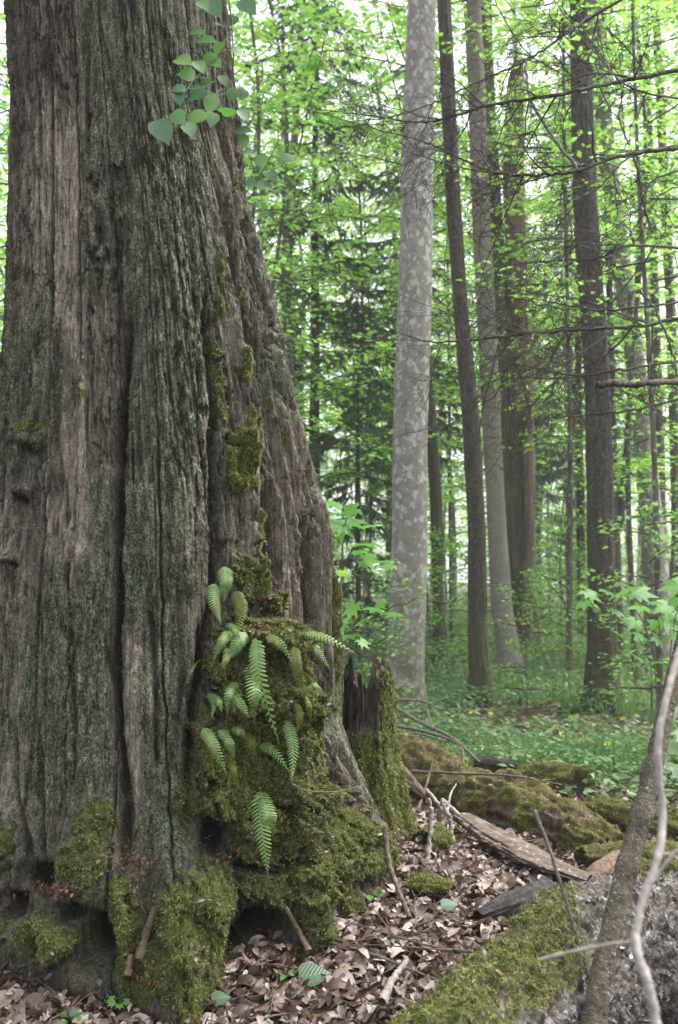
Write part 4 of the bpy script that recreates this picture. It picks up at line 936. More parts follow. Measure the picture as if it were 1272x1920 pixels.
def trunk_tree(name, label, pts, Y, mat, H=13, n=420, k=64, flare=1.5, bark=(.02, 6, .5), moss_h=.6, group=None, cut=False, Yb=None):
    """pts: (px_left, px_right, py) from base up"""
    P, R = [], []
    for xl, xr, y in pts:
        P.append(at((xl + xr)/2, y, Y)); R.append(mm((xr - xl)/2, Y))
    P[0][2] = min(P[0][2], gh(P[0][0], P[0][1])) - .12; base = P[0].copy(); base[2] = gh(base[0], base[1])
    d = (P[-1] - P[-2]); d /= np.linalg.norm(d)
    if not cut:
        while P[-1][2] < H: P.append(P[-1] + d*1.5); R.append(max(.03, R[-1]*.93))
    P = np.array(P); R = np.array(R)
    arcl = np.r_[0, np.cumsum(np.linalg.norm(np.diff(P, axis=0), axis=1))]
    tt = np.linspace(0, 1, n)**1.25*arcl[-1]
    C = np.stack([np.interp(tt, arcl, P[:, i]) for i in range(3)], -1); Rr = np.interp(tt, arcl, R)
    kk = np.ones(9)/9
    for i in range(3): C[:, i] = np.convolve(np.pad(C[:, i], 4, mode='edge'), kk, 'valid')
    a = np.linspace(0, 2*PI, k, endpoint=False); ca, sa = np.cos(a)[None] + 0*tt[:, None], np.sin(a)[None] + 0*tt[:, None]
    zz = C[:, 2:3] - base[2]
    fl = 1 + (flare - 1)*np.exp(-np.clip(zz, 0, 9)/.22)*(.6 + .5*fbm(ca*1.6, sa*1.6, 2.2 + Y, 2))
    amp, f, vz = bark
    D = amp*(fbm(ca*f, sa*f, zz*vz*3 + Y, 4)) + .6*amp*fbm(ca*1.2, sa*1.2, zz*.8 + Y, 3)
    r = Rr[:, None]*(fl + D)
    G = np.stack([C[:, 0:1] + r*ca, C[:, 1:2] + r*sa, C[:, 2:3] + 0*r], -1)
    ms = np.exp(-np.clip(zz, 0, 99)/moss_h) + 0*ca
    root = thing(name, label, 'tree', tuple(base), 0, group)
    link('trunk', mk_mesh('trunk', G - base, grid_faces(n, k), [M[mat]], {'moss': ms}), root)
    return root, base, C

root_b, b0, C_b = trunk_tree('lichen_beech', 'grey trunk with round pale lichen patches right of the giant', [(714, 802, 1352), (722, 796, 1280), (727, 797, 1200), (735, 803, 1000), (737, 802, 800), (745, 810, 600), (750, 812, 400), (755, 815, 200), (765, 818, 0)], 9.2, 'beech_bark', bark=(.035, 2.2, .7), flare=1.3, moss_h=.9)
trees = [(root_b, b0, C_b)]
trees.append(trunk_tree('dark_lime_tree', 'slim dark furrowed trunk just right of the lichen beech', [(875, 934, 1315), (880, 924, 1270), (878, 915, 1200), (878, 911, 1000), (868, 900, 800), (853, 880, 600), (838, 865, 400), (828, 855, 200), (820, 845, 0)], 10.6, 'dark_bark', bark=(.10, 7, .7), flare=1.2, moss_h=1.0))
trees.append(trunk_tree('grey_spruce_tree', 'smooth grey brown leaning trunk between dark trunk and old oak', [(930, 990, 1262), (934, 976, 1225), (922, 962, 1150), (915, 950, 1000), (905, 940, 800), (895, 930, 600), (885, 920, 400), (878, 912, 200), (875, 902, 0)], 13.2, 'grey_bark', bark=(.02, 3, .5), flare=1.3, moss_h=.15))
# old split oak
ro = trunk_tree('split_oak', 'old split oak trunk with torn reddish wood and mossy fork', [(950, 1022, 1222), (957, 1012, 1180), (955, 1004, 1100), (946, 1002, 950), (942, 1002, 850), (942, 1000, 770), (945, 985, 730)], 17, 'oak_bark', bark=(.10, 5, .25), flare=1.35, cut=True, moss_h=1.2)
def stem_on(root, base, pts, Y, mat, nm='limb', H=None):
    P = [at((a + b)/2, y, Y) for a, b, y in pts]; R = [mm((b - a)/2, Y) for a, b, y in pts]
    if H: 
        d = P[-1] - P[-2]; d /= np.linalg.norm(d)
        while P[-1][2] < H: P.append(P[-1] + d*1.5); R.append(R[-1]*.93)
    n = 140; C = catmull(P, n); Rr = np.interp(np.linspace(0, 1, n), np.linspace(0, 1, len(R)), R)
    T, A, B = frames(C); k = 40; a = np.linspace(0, 2*PI, k, endpoint=False)
    D = 1 + .10*fbm(np.cos(a)[None]*5 + 0*Rr[:, None], np.sin(a)[None]*5 + 0*Rr[:, None], C[:, 2:3]*.8, 3)
    V = C[:, None] + (Rr[:, None]*D)[..., None]*(A[:, None]*np.cos(a)[None, :, None] + B[:, None]*np.sin(a)[None, :, None])
    link(nm, mk_mesh(nm, V - base, grid_faces(n, k), [M[mat]], {'moss': 0*D + .15}), root)
stem_on(ro[0], ro[1], [(952, 1002, 800), (957, 1000, 700), (950, 988, 550), (946, 983, 400), (945, 982, 260), (952, 985, 150), (968, 976, 110)], 17.0, 'red_bark') if False else None
M['red_bark'] = m_bark('torn_reddish_wood', (.06, .04, .03), (.24, .165, .13), (24, 24, 1.4), .1, (.3, .3, .26), 9, .5, .9)
stem_on(ro[0], ro[1], [(960, 1002, 800), (962, 1000, 700), (953, 990, 550), (946, 983, 400), (944, 982, 260), (951, 985, 160), (964, 980, 110)], 17.0, 'red_bark')
stem_on(ro[0], ro[1], [(944, 985, 800), (938, 974, 700), (926, 958, 600), (917, 945, 450), (908, 935, 300), (900, 925, 100), (895, 920, -100)], 17.1, 'oak_bark', H=12)
stem_on(ro[0], ro[1], [(978, 1000, 1190), (985, 1003, 1000), (980, 1001, 850), (984, 1000, 760)], 16.62, 'red_bark', 'torn_wood_strip')
trees.append(trunk_tree('dark_trunk_tree', 'thick dark trunk standing alone on the right', [(1090, 1178, 1338), (1100, 1163, 1290), (1103, 1157, 1200), (1104, 1155, 1100), (1101, 1150, 900), (1097, 1143, 700), (1083, 1127, 500), (1073, 1115, 300), (1070, 1110, 100), (1068, 1108, 0)], 9.9, 'dark_bark', bark=(.10, 7, .8), flare=1.25, moss_h=.7))
trees.append(trunk_tree('lichen_leaning_tree', 'lichen blotched trunk leaning left at the right edge', [(1208, 1262, 1190), (1208, 1256, 1100), (1197, 1235, 900), (1176, 1212, 700), (1150, 1184, 500), (1125, 1156, 300), (1104, 1136, 100), (1094, 1128, 0)], 14.5, 'beech_bark', bark=(.04, 4, .5), flare=1.1))
trees.append(trunk_tree('mossy_small_tree', 'small mossy dark trunk showing just right of the beech', [(812, 836, 1200), (812, 832, 1100), (808, 830, 980), (804, 826, 900), (800, 818, 780), (790, 806, 650), (782, 796, 500), (776, 790, 300)], 15.5, 'dark_bark', n=200, k=30, bark=(.12, 4, .7), moss_h=3))
trees.append(trunk_tree('forked_shrub_tree', 'dark crooked stem behind the thick right trunk', [(1142, 1172, 1190), (1143, 1165, 1090), (1142, 1160, 950), (1142, 1156, 800), (1138, 1150, 600), (1134, 1146, 400)], 15.8, 'dark_bark', n=200, k=30, bark=(.12, 4, .7), moss_h=2))
stem_on(trees[-1][0], trees[-1][1], [(1150, 1168, 990), (1160, 1176, 930), (1168, 1182, 860), (1174, 1186, 780), (1180, 1190, 700), (1184, 1192, 640)], 15.8, 'dark_bark', H=8)
trees.append(trunk_tree('slim_far_tree', 'slim grey trunk seen close behind the giant at left', [(532, 552, 1150), (532, 552, 800), (528, 546, 560), (535, 552, 400), (546, 560, 250)], 17, 'far_bark', n=160, k=24, bark=(.08, 4, .7)))
trees.append(trunk_tree('slim_far_tree', 'slim trunk at the right edge beyond the leaning lichen trunk', [(1232, 1250, 1170), (1230, 1248, 900), (1226, 1243, 760), (1222, 1238, 600), (1216, 1230, 400)], 19, 'far_bark', n=160, k=24, bark=(.08, 4, .7)))
trees.append(trunk_tree('slim_far_tree', 'slim trunk cut by the right edge of the picture', [(1262, 1284, 1170), (1258, 1278, 900), (1254, 1274, 760), (1250, 1268, 600), (1240, 1258, 400)], 18, 'far_bark', n=160, k=24, bark=(.08, 4, .7)))
trees.append(trunk_tree('slim_far_tree', 'pale slim tree between grey trunk and split oak tops', [(930, 950, 1160), (928, 946, 900), (918, 934, 600), (880, 898, 200), (868, 884, 0)], 21, 'far_bark', n=160, k=24, bark=(.08, 4, .7)))

# crown meshes, shared between trees
CR = {}
CR['under'] = [crown_mesh('crown_low', 'leaf_a', 1.8, 9.0, 2.3, 30, 12, 14, .088, .011, .45, seed=s) for s in (1, 2, 3)]
CR['under_b'] = [crown_mesh('crown_low', 'leaf_b', 1.0, 6.5, 1.9, 26, 11, 14, .075, .011, .40, seed=s) for s in (4, 5)]
CR['high'] = [crown_mesh('crown_high', 'leaf_far', 6.0, 17.0, 3.6, 34, 13, 14, .12, .018, .5, seed=s) for s in (6, 7, 8)]
CR['shrub'] = [crown_mesh('crown_shrub', 'leaf_b', .25, 1.9, .85, 16, 8, 9, .07, .012, .4, seed=s) for s in (9, 10)]
CR['branchy'] = [crown_mesh('crown_branchy', 'leaf_a', 3.4, 12.0, 2.6, 26, 11, 14, .09, .014, .42, seed=s) for s in (11, 12)]
def add_crown(root, kind, i, sc=1.0, rz=0, loc=(0, 0, 0)):
    c, l = CR[kind][i % len(CR[kind])]
    for nm, me in (('crown', c), ('branches', l)):
        o = link(nm, me, root, loc); o.scale = (sc, sc, sc); o.rotation_euler = (0, 0, rz)
        if nm == 'branches': o['kind'] = 'stuff'
for i, (r, b, C) in enumerate(trees):
    # the axis of a leaning trunk at mid height carries the crown
    j = np.argmin(abs(C[:, 2] - 8.)); dx, dy = C[j, 0] - b[0], C[j, 1] - b[1]
    add_crown(r, 'high' if i != 0 else 'high', i, 1.0 if i else .9, i*1.3, (dx, dy, 3.2 if b[1] < 14.4 else .6))

# straight simple tree: trunk mesh shared, crown shared
def simple_trunk(H, r0, seed, bend=.3):
    g = np.random.default_rng(seed); n = 36
    P = catmull([(0, 0, -.1), (g.normal(0, bend*.3), g.normal(0, bend*.3), H*.3), (g.normal(0, bend), g.normal(0, bend), H*.65), (g.normal(0, bend), g.normal(0, bend), H)], n)
    R = np.interp(P[:, 2], [-.1, .25, H], [r0*1.5, r0, r0*.35])
    V, F = tube(P, R, 12, .05); return mk_mesh('trunk', V, F, [M['far_bark']], {'moss': np.exp(-np.clip(V[:, 2], 0, 99)/.8)})
TR_S = [simple_trunk(9.5, .036, s, .18) for s in (1, 2, 3)]
TR_T = [simple_trunk(18, .15, s, .5) for s in (4, 5, 6, 7)]
TR_D = [simple_trunk(15, .09, s, .3) for s in (8, 9)]
def far_tree(name, label, group, x, y, trunk, kind, i, sc, csc=1.0):
    root = thing(name, label, 'tree', (x, y, gh(x, y)), random.uniform(0, 6.28), group); root.scale = (sc, sc, sc)
    link('trunk', trunk, root)
    if kind: add_crown(root, kind, i, csc, random.uniform(0, 6.28))
    return root
occ = [(b[0], b[1]) for _, b, _ in trees] + [(-.7, 4.)]
def free(x, y, d):
    return all((x - a)**2 + (y - b)**2 > d*d for a, b in occ)
GAPS = [(-9e9, 40, 'past the left edge of the giant'), (40, 600, 'behind the giant trunk'), (600, 735, 'between the giant and the lichen beech'), (735, 805, 'behind the lichen beech'), (805, 905, 'between the lichen beech and the slim dark trunk'),
        (905, 1010, 'behind the grey trunk and the split oak'), (1010, 1095, 'in the gap left of the thick dark trunk'), (1095, 1160, 'behind the thick dark trunk'), (1160, 1235, 'by the leaning lichen trunk'), (1235, 1272, 'at the right edge of the picture'), (1272, 9e9, 'just outside the right edge')]
ORD = ['nearest', 'second', 'third', 'fourth', 'fifth', 'sixth', 'seventh', 'eighth', 'ninth', 'tenth', 'eleventh', 'twelfth']
def gap_labels(what, pts):
    cnt = {}; out = {}
    for i in sorted(range(len(pts)), key=lambda j: pts[j][1]):
        px = W_PX/2 + F_PX*pts[i][0]/pts[i][1]; g = next(q[2] for q in GAPS if q[0] <= px < q[1]); k = cnt[g] = cnt.get(g, -1) + 1
        out[i] = f'{ORD[min(k, 11)]} {what} {g}'
    return out
def scatter(n, y0, y1, d, a0=-24, a1=24, pw=1.0):
    out = []; t = 0
    while len(out) < n and t < 6000:
        t += 1; y = y0 + (y1 - y0)*random.random()**pw; x = y*math.tan(math.radians(random.uniform(a0, a1)))
        px_ = W_PX/2 + F_PX*x/y
        if (y < 17.5 and (915 < px_ < 1020 or 610 < px_ < 730)) or (y < 14.8 and 1140 < px_ < 1265): continue
        if free(x, y, d): occ.append((x, y)); out.append((x, y))
    return out
UT = scatter(18, 12, 24, 1.7); UL = gap_labels('young leafy tree', UT)
for i, (x, y) in enumerate(UT):
    far_tree('understory_tree', UL[i], 'young leafy trees between the trunks', x, y, TR_S[i % 3], 'under' if i % 3 else 'under_b', i, random.uniform(.85, 1.2))
for i, (x, y) in enumerate(scatter(34, 24, 44, 1.6)):
    far_tree('understory_tree', 'distant young leafy tree deep in the bright green wood', 'distant young leafy trees', x, y, TR_S[i % 3], 'under', i, random.uniform(.9, 1.4))
for i, (x, y) in enumerate(scatter(32, 24, 60, 1.6)):
    far_tree('tall_forest_tree', 'tall grey trunked tree far back in the wood', 'tall trees far back in the wood', x, y, TR_T[i % 4], 'high', i, random.uniform(.85, 1.2))
for i, (x, y) in enumerate(scatter(48, 30, 75, .9, -20, 22)):
    far_tree('thin_forest_tree', 'thin straight far trunk standing in the pale distance', 'thin straight trunks in the distance', x, y, TR_D[i % 2], None, i, random.uniform(.7, 1.1))
US = [q for q in scatter(26, 8, 20, 1.0, -18, 20) if not (q[1] < 9.5 and q[0] < 1.5) and (q[0]/q[1] > -.04 or int(q[0]*50) % 3 == 0)]; SL = gap_labels('knee high leafy shrub', US)
for i, (x, y) in enumerate(US):
    r = thing('leafy_shrub', SL[i], 'shrub', (x, y, gh(x, y)), random.uniform(0, 6), 'leafy shrubs in the undergrowth'); s = random.uniform(.5, .95); r.scale = (s, s, s); add_crown(r, 'shrub', i)
for i, (x, y) in enumerate(scatter(44, 18, 45, 1.0, -20, 21)):
    r = thing('leafy_shrub', 'far leafy shrub blending into the pale undergrowth', 'shrub', (x, y, gh(x, y)), random.uniform(0, 6), 'far leafy shrubs'); s = random.uniform(.9, 1.7); r.scale = (s, s, s); add_crown(r, 'shrub', i)
# leafy saplings whose sprays hang in front of the oak and beside the trunks
for (px, Y, s, lb) in ((985, 9.6, .7, 'slender sapling with pale leaf sprays in front of the split oak'), (1215, 8.6, 1.0, 'leafy sapling left of the right edge behind the maple'), (835, 12.2, 1.0, 'leafy sapling between the lichen beech and dark trunk'), (1060, 13.5, 1.2, 'leafy sapling in the gap left of the thick dark trunk'), (690, 8.3, .8, 'leafy sapling in shade between giant and beech')):
    x, z = (px - 636)/F_PX*Y, 0; r = thing('leafy_sapling', lb, 'sapling', (x, Y, gh(x, Y)), random.uniform(0, 6), None); r.scale = (s*.8, s*.8, s); add_crown(r, 'shrub', int(px) % 2); link('trunk', TR_S[0], r).scale = (.35, .35, .2)
# understory crowns nearer, their leaves hang into the upper part of the frame
for (x, y, s, k, lb) in ((4.6, 9.2, 1.0, 'under', 'young beech spreading leaf layers at the upper right edge'), (2.95, 12.9, 1.15, 'branchy', 'young beech with leaf layers between oak and right trunk'), (-3.45, 9.6, 1.1, 'under', 'leafy beech glimpsed past the left edge of the giant'),
                    (-1.2, 13.5, 1.2, 'under', 'leafy beech behind the giant dead trunk'), (.35, 17.2, 1.15, 'branchy', 'bright leafy beech between giant and lichen trunk'), (3.9, 13.2, 1.15, 'under', 'leafy beech behind the leaning lichen trunk'), (-4.2, 12.5, 1.2, 'under', 'second leafy beech far left behind the giant'), (1.25, 18.8, 1.3, 'under', 'bright beech filling the gap left of the lichen trunk'), (2.3, 20.5, 1.2, 'under', 'bright beech behind the slim dark trunk'), (5.4, 16.5, 1.25, 'under', 'bright beech beyond the gap left of the leaning lichen trunk'), (3.0, 9.4, .9, 'branchy', 'light beech whose high sprays hang before the thick dark trunk')):
    far_tree('young_beech', lb, None, x, y, TR_S[int(abs(x)) % 3], k, int(y), s)

# spruces
def spruce_mesh(H, rad, seed, z0=1.0):
    g = np.random.default_rng(seed); LP, LD, LN, LS = [], [], [], []; mb = MB(); n = int(H*12)
    V, F = tube(np.stack([np.zeros(20), np.zeros(20), np.linspace(-.1, H, 20)], -1), np.linspace(.10, .01, 20)*H/12, 10, .05); tr = mk_mesh('trunk', V, F, [M['dark_bark']], {'moss': V[:, 2]*0})
    for i in range(n):
        t = (i + g.random())/n; z = z0 + (H - z0)*t; az = g.uniform(0, 2*PI); L = rad*(1 - t)**.75*g.uniform(.5, 1.1) + .1
        d = np.array([math.cos(az), math.sin(az), .1]); s = np.linspace(0, 1, 7)[:, None]; P = np.array([0, 0, z]) + d*L*s + np.array([0, 0, -.32*L])*s**1.6
        V, F = tube(P, np.linspace(.014, .003, 7), 3); mb.add(V, F)
        m = int(38*L) + 6; u = .2 + .8*g.random(m); k = np.minimum(5, (u*6).astype(int)); p = P[k] + (P[k+1] - P[k])*g.random((m, 1))
        side = np.array([-math.sin(az), math.cos(az), 0])*np.where(g.random((m, 1)) < .5, 1, -1)
        LP.append(p); LD.append(side*.55 + d*.45 + np.array([0, 0, -.75]) + g.normal(0, .2, (m, 3))); LN.append(g.normal(0, 1, (m, 3))); LS.append(g.uniform(.12, .34, m))
    LP, LD, LN, LS = map(np.concatenate, (LP, LD, LN, LS))
    sh = leaf_shape([(0, .05), (.4, .075), (1, .01)], .6, .2)
    V, F, r = leaf_cloud(LP, LD, LN, LS, sh)
    # needles sticking out of each twig, as short blades
    m = 3; P2 = np.repeat(LP, m, 0) + np.repeat(LD/np.linalg.norm(LD, axis=1, keepdims=True)*LS[:, None], m, 0)*g.random((len(LP)*m, 1)); D2 = g.normal(0, 1, (len(P2), 3))
    V2, F2, r2 = leaf_cloud(P2, D2, g.normal(0, 1, (len(P2), 3)), g.uniform(.03, .06, len(P2)), leaf_shape([(0, .10), (1, .02)], 0, 0))
    return tr, mk_mesh('crown', np.concatenate([V, V2]), np.concatenate([F, F2 + len(V)]), [M['spruce']], {'rnd': np.concatenate([r, r2])}, False), mb.mesh('branches', [M['branch']])
SP = [spruce_mesh(9.5, 1.7, 1, .8), spruce_mesh(15, 2.4, 2, 3.6)]
for (px, Y, i, s, lb) in ((672, 15.0, 0, .66, 'small dark spruce with drooping boughs left of the lichen trunk'), (590, 18.5, 1, 1.05, 'tall dark spruce whose boughs hang in the upper middle'), (790, 22, 1, 1.0, 'spruce half hidden behind the lichen trunk'),
                      (1090, 24, 1, 1.0, 'far spruce behind the thick dark trunk'), (1010, 30, 0, 1.2, 'small far spruce right of the split oak')):
    x = (px - 636)/F_PX*Y; r = thing('spruce', lb, 'tree', (x, Y, gh(x, Y)), random.uniform(0, 6)); r.scale = (s, s, s)
    for nm, me in zip(('trunk', 'crown', 'branches'), SP[i]): link(nm, me, r)

# far wood: one mass of foliage beyond the countable trees
def far_wood():
    g = np.random.default_rng(77); n = 260; LP = []
    for i in range(n):
        y = g.uniform(62, 95); x = y*math.tan(math.radians(g.uniform(-30, 30))); z = g.uniform(4, 34) if g.random() < .93 else g.uniform(.5, 4)
        m = 230; q = g.normal(0, 1, (m, 3))*np.array([3.0, 2.5, 1.5]) + np.array([x, y, z]); LP.append(q)
    LP = np.concatenate(LP); V, F, r = leaf_cloud(LP, g.normal(0, 1, LP.shape), g.normal(0, .6, LP.shape) + [0, 0, 1], g.uniform(.22, .42, len(LP)))
    o = link('far_wood', mk_mesh('far_wood', V, F, [M['leaf_far']], {'rnd': r}))
    tag(o, 'bright green mass of the far wood behind all trunks', 'foliage', kind='stuff')
far_wood()

# ------------------------------------------------------------------ ground cover
def in_view(x, y, m=60):
    z = ghf(x, y); px, py = proj(np.stack([x, y, z], -1)); return (px > -m) & (px < W_PX + m) & (py < H_PX + 120)
def ground_cover():
    g = np.random.default_rng(5); N = 26000
    y = 5.2 + 34*g.random(N)**1.7; x = y*np.tan(np.radians(g.uniform(-21, 21, N)))
    dens = fbm(x*.5, y*.5, 4.4, 4); front = sst(5.0, 7.2, y + .55*(x - 1.2))
    keep = (g.random(N) < front*sst(-.15, .5, dens)) & ((x + .7)**2 + (y - 4)**2 > 1.6)
    keep &= ~((x < .9) & (y < 6.2))
    x, y = x[keep], y[keep]; z = ghf(x, y); n = len(x); P, D, Nn, S = [], [], [], []
    for k in range(5):
        az = g.uniform(0, 2*PI, n); h = g.uniform(.04, .20, n)*(1 + .03*y); sp = g.uniform(.01, .09, n)
        P.append(np.stack([x + np.cos(az)*sp, y + np.sin(az)*sp, z + h], -1)); D.append(np.stack([np.cos(az), np.sin(az), g.normal(-.1, .25, n)], -1)); Nn.append(np.stack([g.normal(0, .35, n), g.normal(0, .35, n), np.ones(n)], -1)); S.append(g.uniform(.025, .06, n)*(1 + .03*y))
    P, D, Nn, S = map(np.concatenate, (P, D, Nn, S))
    V, F, r = leaf_cloud(P, D, Nn, S)
    tag(link('ground_cover', mk_mesh('ground_cover', V, F, [M['herb']], {'rnd': r})), 'low green woodland herbs covering the ground between the trees', 'ground cover', kind='stuff')
    N = 15000; y = 6.5 + 22*g.random(N)**1.6; x = y*np.tan(np.radians(g.uniform(-3, 21, N))); keep = fbm(x*.7, y*.7, 9., 3) > .0; x, y = x[keep], y[keep]; n = len(x)
    P = np.stack([x, y, ghf(x, y)], -1); D = np.stack([g.normal(0, .35, n), g.normal(0, .35, n), np.ones(n)], -1)
    V, F, r = leaf_cloud(P, D, g.normal(0, 1, (n, 3)), g.uniform(.10, .26, n), leaf_shape([(0, .03), (.5, .03), (1, .003)], .3, .25))
    tag(link('grass', mk_mesh('grass', V, F, [M['grass']], {'rnd': r})), 'fine grass blades standing among the herbs near the trunks', 'grass', kind='stuff')
ground_cover()

# small ferns and herbs one can tell apart near the camera
def herb(label, px, py, Y, n, size, h, mat='maple', shape=None, name='seedling', group=None):
    p = at(px, py, Y); p[2] = gh(p[0], p[1]) if Y > 0 else p[2]; root = thing(name, label, 'seedling', tuple(p), 0, group)
    for i in range(n):
        az = 2*PI*i/n + random.random()*.5; q = np.array([math.cos(az)*h*.35, math.sin(az)*h*.35 - .01, h*random.uniform(.75, 1.1)]); mb = MB(); V, F = tube(catmull([(0, 0, 0), q*np.array([.4, .4, .7]), q], 6), .0012, 4); mb.add(V, F); mb.build('stem', [M['grass']], root)
        V0, F0 = shape or (MV, MF); obj_leaf('leaf', V0, F0, q, np.array([math.cos(az), math.sin(az) - .3, -.1]), np.array([0, -.75, .8]) + RNG.normal(0, .15, 3), size, random.random(), M[mat], root, np.zeros(3))
SH_O = leaf_shape(OVATE, .15, .15); SH_H = leaf_shape(HEART, .12, .1)
herb('small lobed green seedling by the mossy roots at far left', 68, 1800, 3.12, 5, .045, .09)
herb('pale green seedling at the foot of the front root', 225, 1850, 2.98, 5, .036, .05)
herb('tiny green sprout among dead leaves bottom left', 132, 1890, 2.92, 3, .03, .03, shape=SH_O)
herb('tiny sprout at the foot of the mossy buttress', 692, 1690, 3.6, 4, .04, .04, shape=SH_O)
herb('tiny seedling under the root hollow', 535, 1815, 3.1, 3, .028, .03, shape=SH_O)
for (px, py, Y, s, lb) in ((562, 1838, 3.05, .095, 'large heart shaped green leaf lying on dead leaves'), (397, 1872, 2.95, .055, 'small oval green leaf on the litter before the root'), (828, 1690, 3.5, .06, 'round green leaf on the litter right of the giant'), (130, 1895, 2.9, .03, 'tiny yellow green leaf in the litter at left')):
    p = at(px, py, Y); p[2] = gh(p[0], p[1]) + .045; root = link('green_leaf', mk_mesh('green_leaf', SH_H[0]*s @ rotm(np.array([.9, .2, .1]), np.array([0, -.5, .85])).T, SH_H[1], [M['vine']], {'rnd': np.full(len(SH_H[0]), .05), 'lu': SH_H[0][:, 0], 'lv': SH_H[0][:, 1]}), None, tuple(p)); tag(root, lb, 'leaf')

# yellow woodland flowers
fl_px = [(868, 1345), (890, 1352), (921, 1345), (940, 1357), (1003, 1353), (1022, 1371), (1042, 1375), (1071, 1356), (1067, 1400), (1093, 1400), (1108, 1366), (1135, 1377), (1140, 1408), (820, 1344), (985, 1393), (1055, 1390), (1090, 1405), (1168, 1360), (885, 1341), (1008, 1372), (1076, 1362), (882, 1415)]
fm = MB()
for k in range(5):
    a = k*2*PI/5; put_leaf(fm, *leaf_shape([(0, .1), (.5, .42), (1, .2)], .1, -.15), np.zeros(3), np.array([math.cos(a), math.sin(a), .25]), np.array([0, 0, 1.]), .028, .5)
fme = fm.mesh('bloom', [M['petal']]); st = MB(); V, F = tube(np.array([(0, 0, -.2), (0, 0, -.1), (0, 0, 0)]), .0015, 4); st.add(V, F); sme = st.mesh('stem', [M['grass']])
for x, y in fl_px:
    Y = 1.3*F_PX/(y - 1090)*.93; p = at(x, y, Y); p[2] = max(p[2], gh(p[0], p[1]) + .12)
    r = thing('yellow_flower', 'small yellow buttercup bloom in the green ground cover', 'flower', tuple(p), random.uniform(0, 6), 'yellow flowers in the ground cover'); f_ = link('bloom', fme, r); f_.rotation_euler = (.7, 0, 0); link('stem', sme, r)

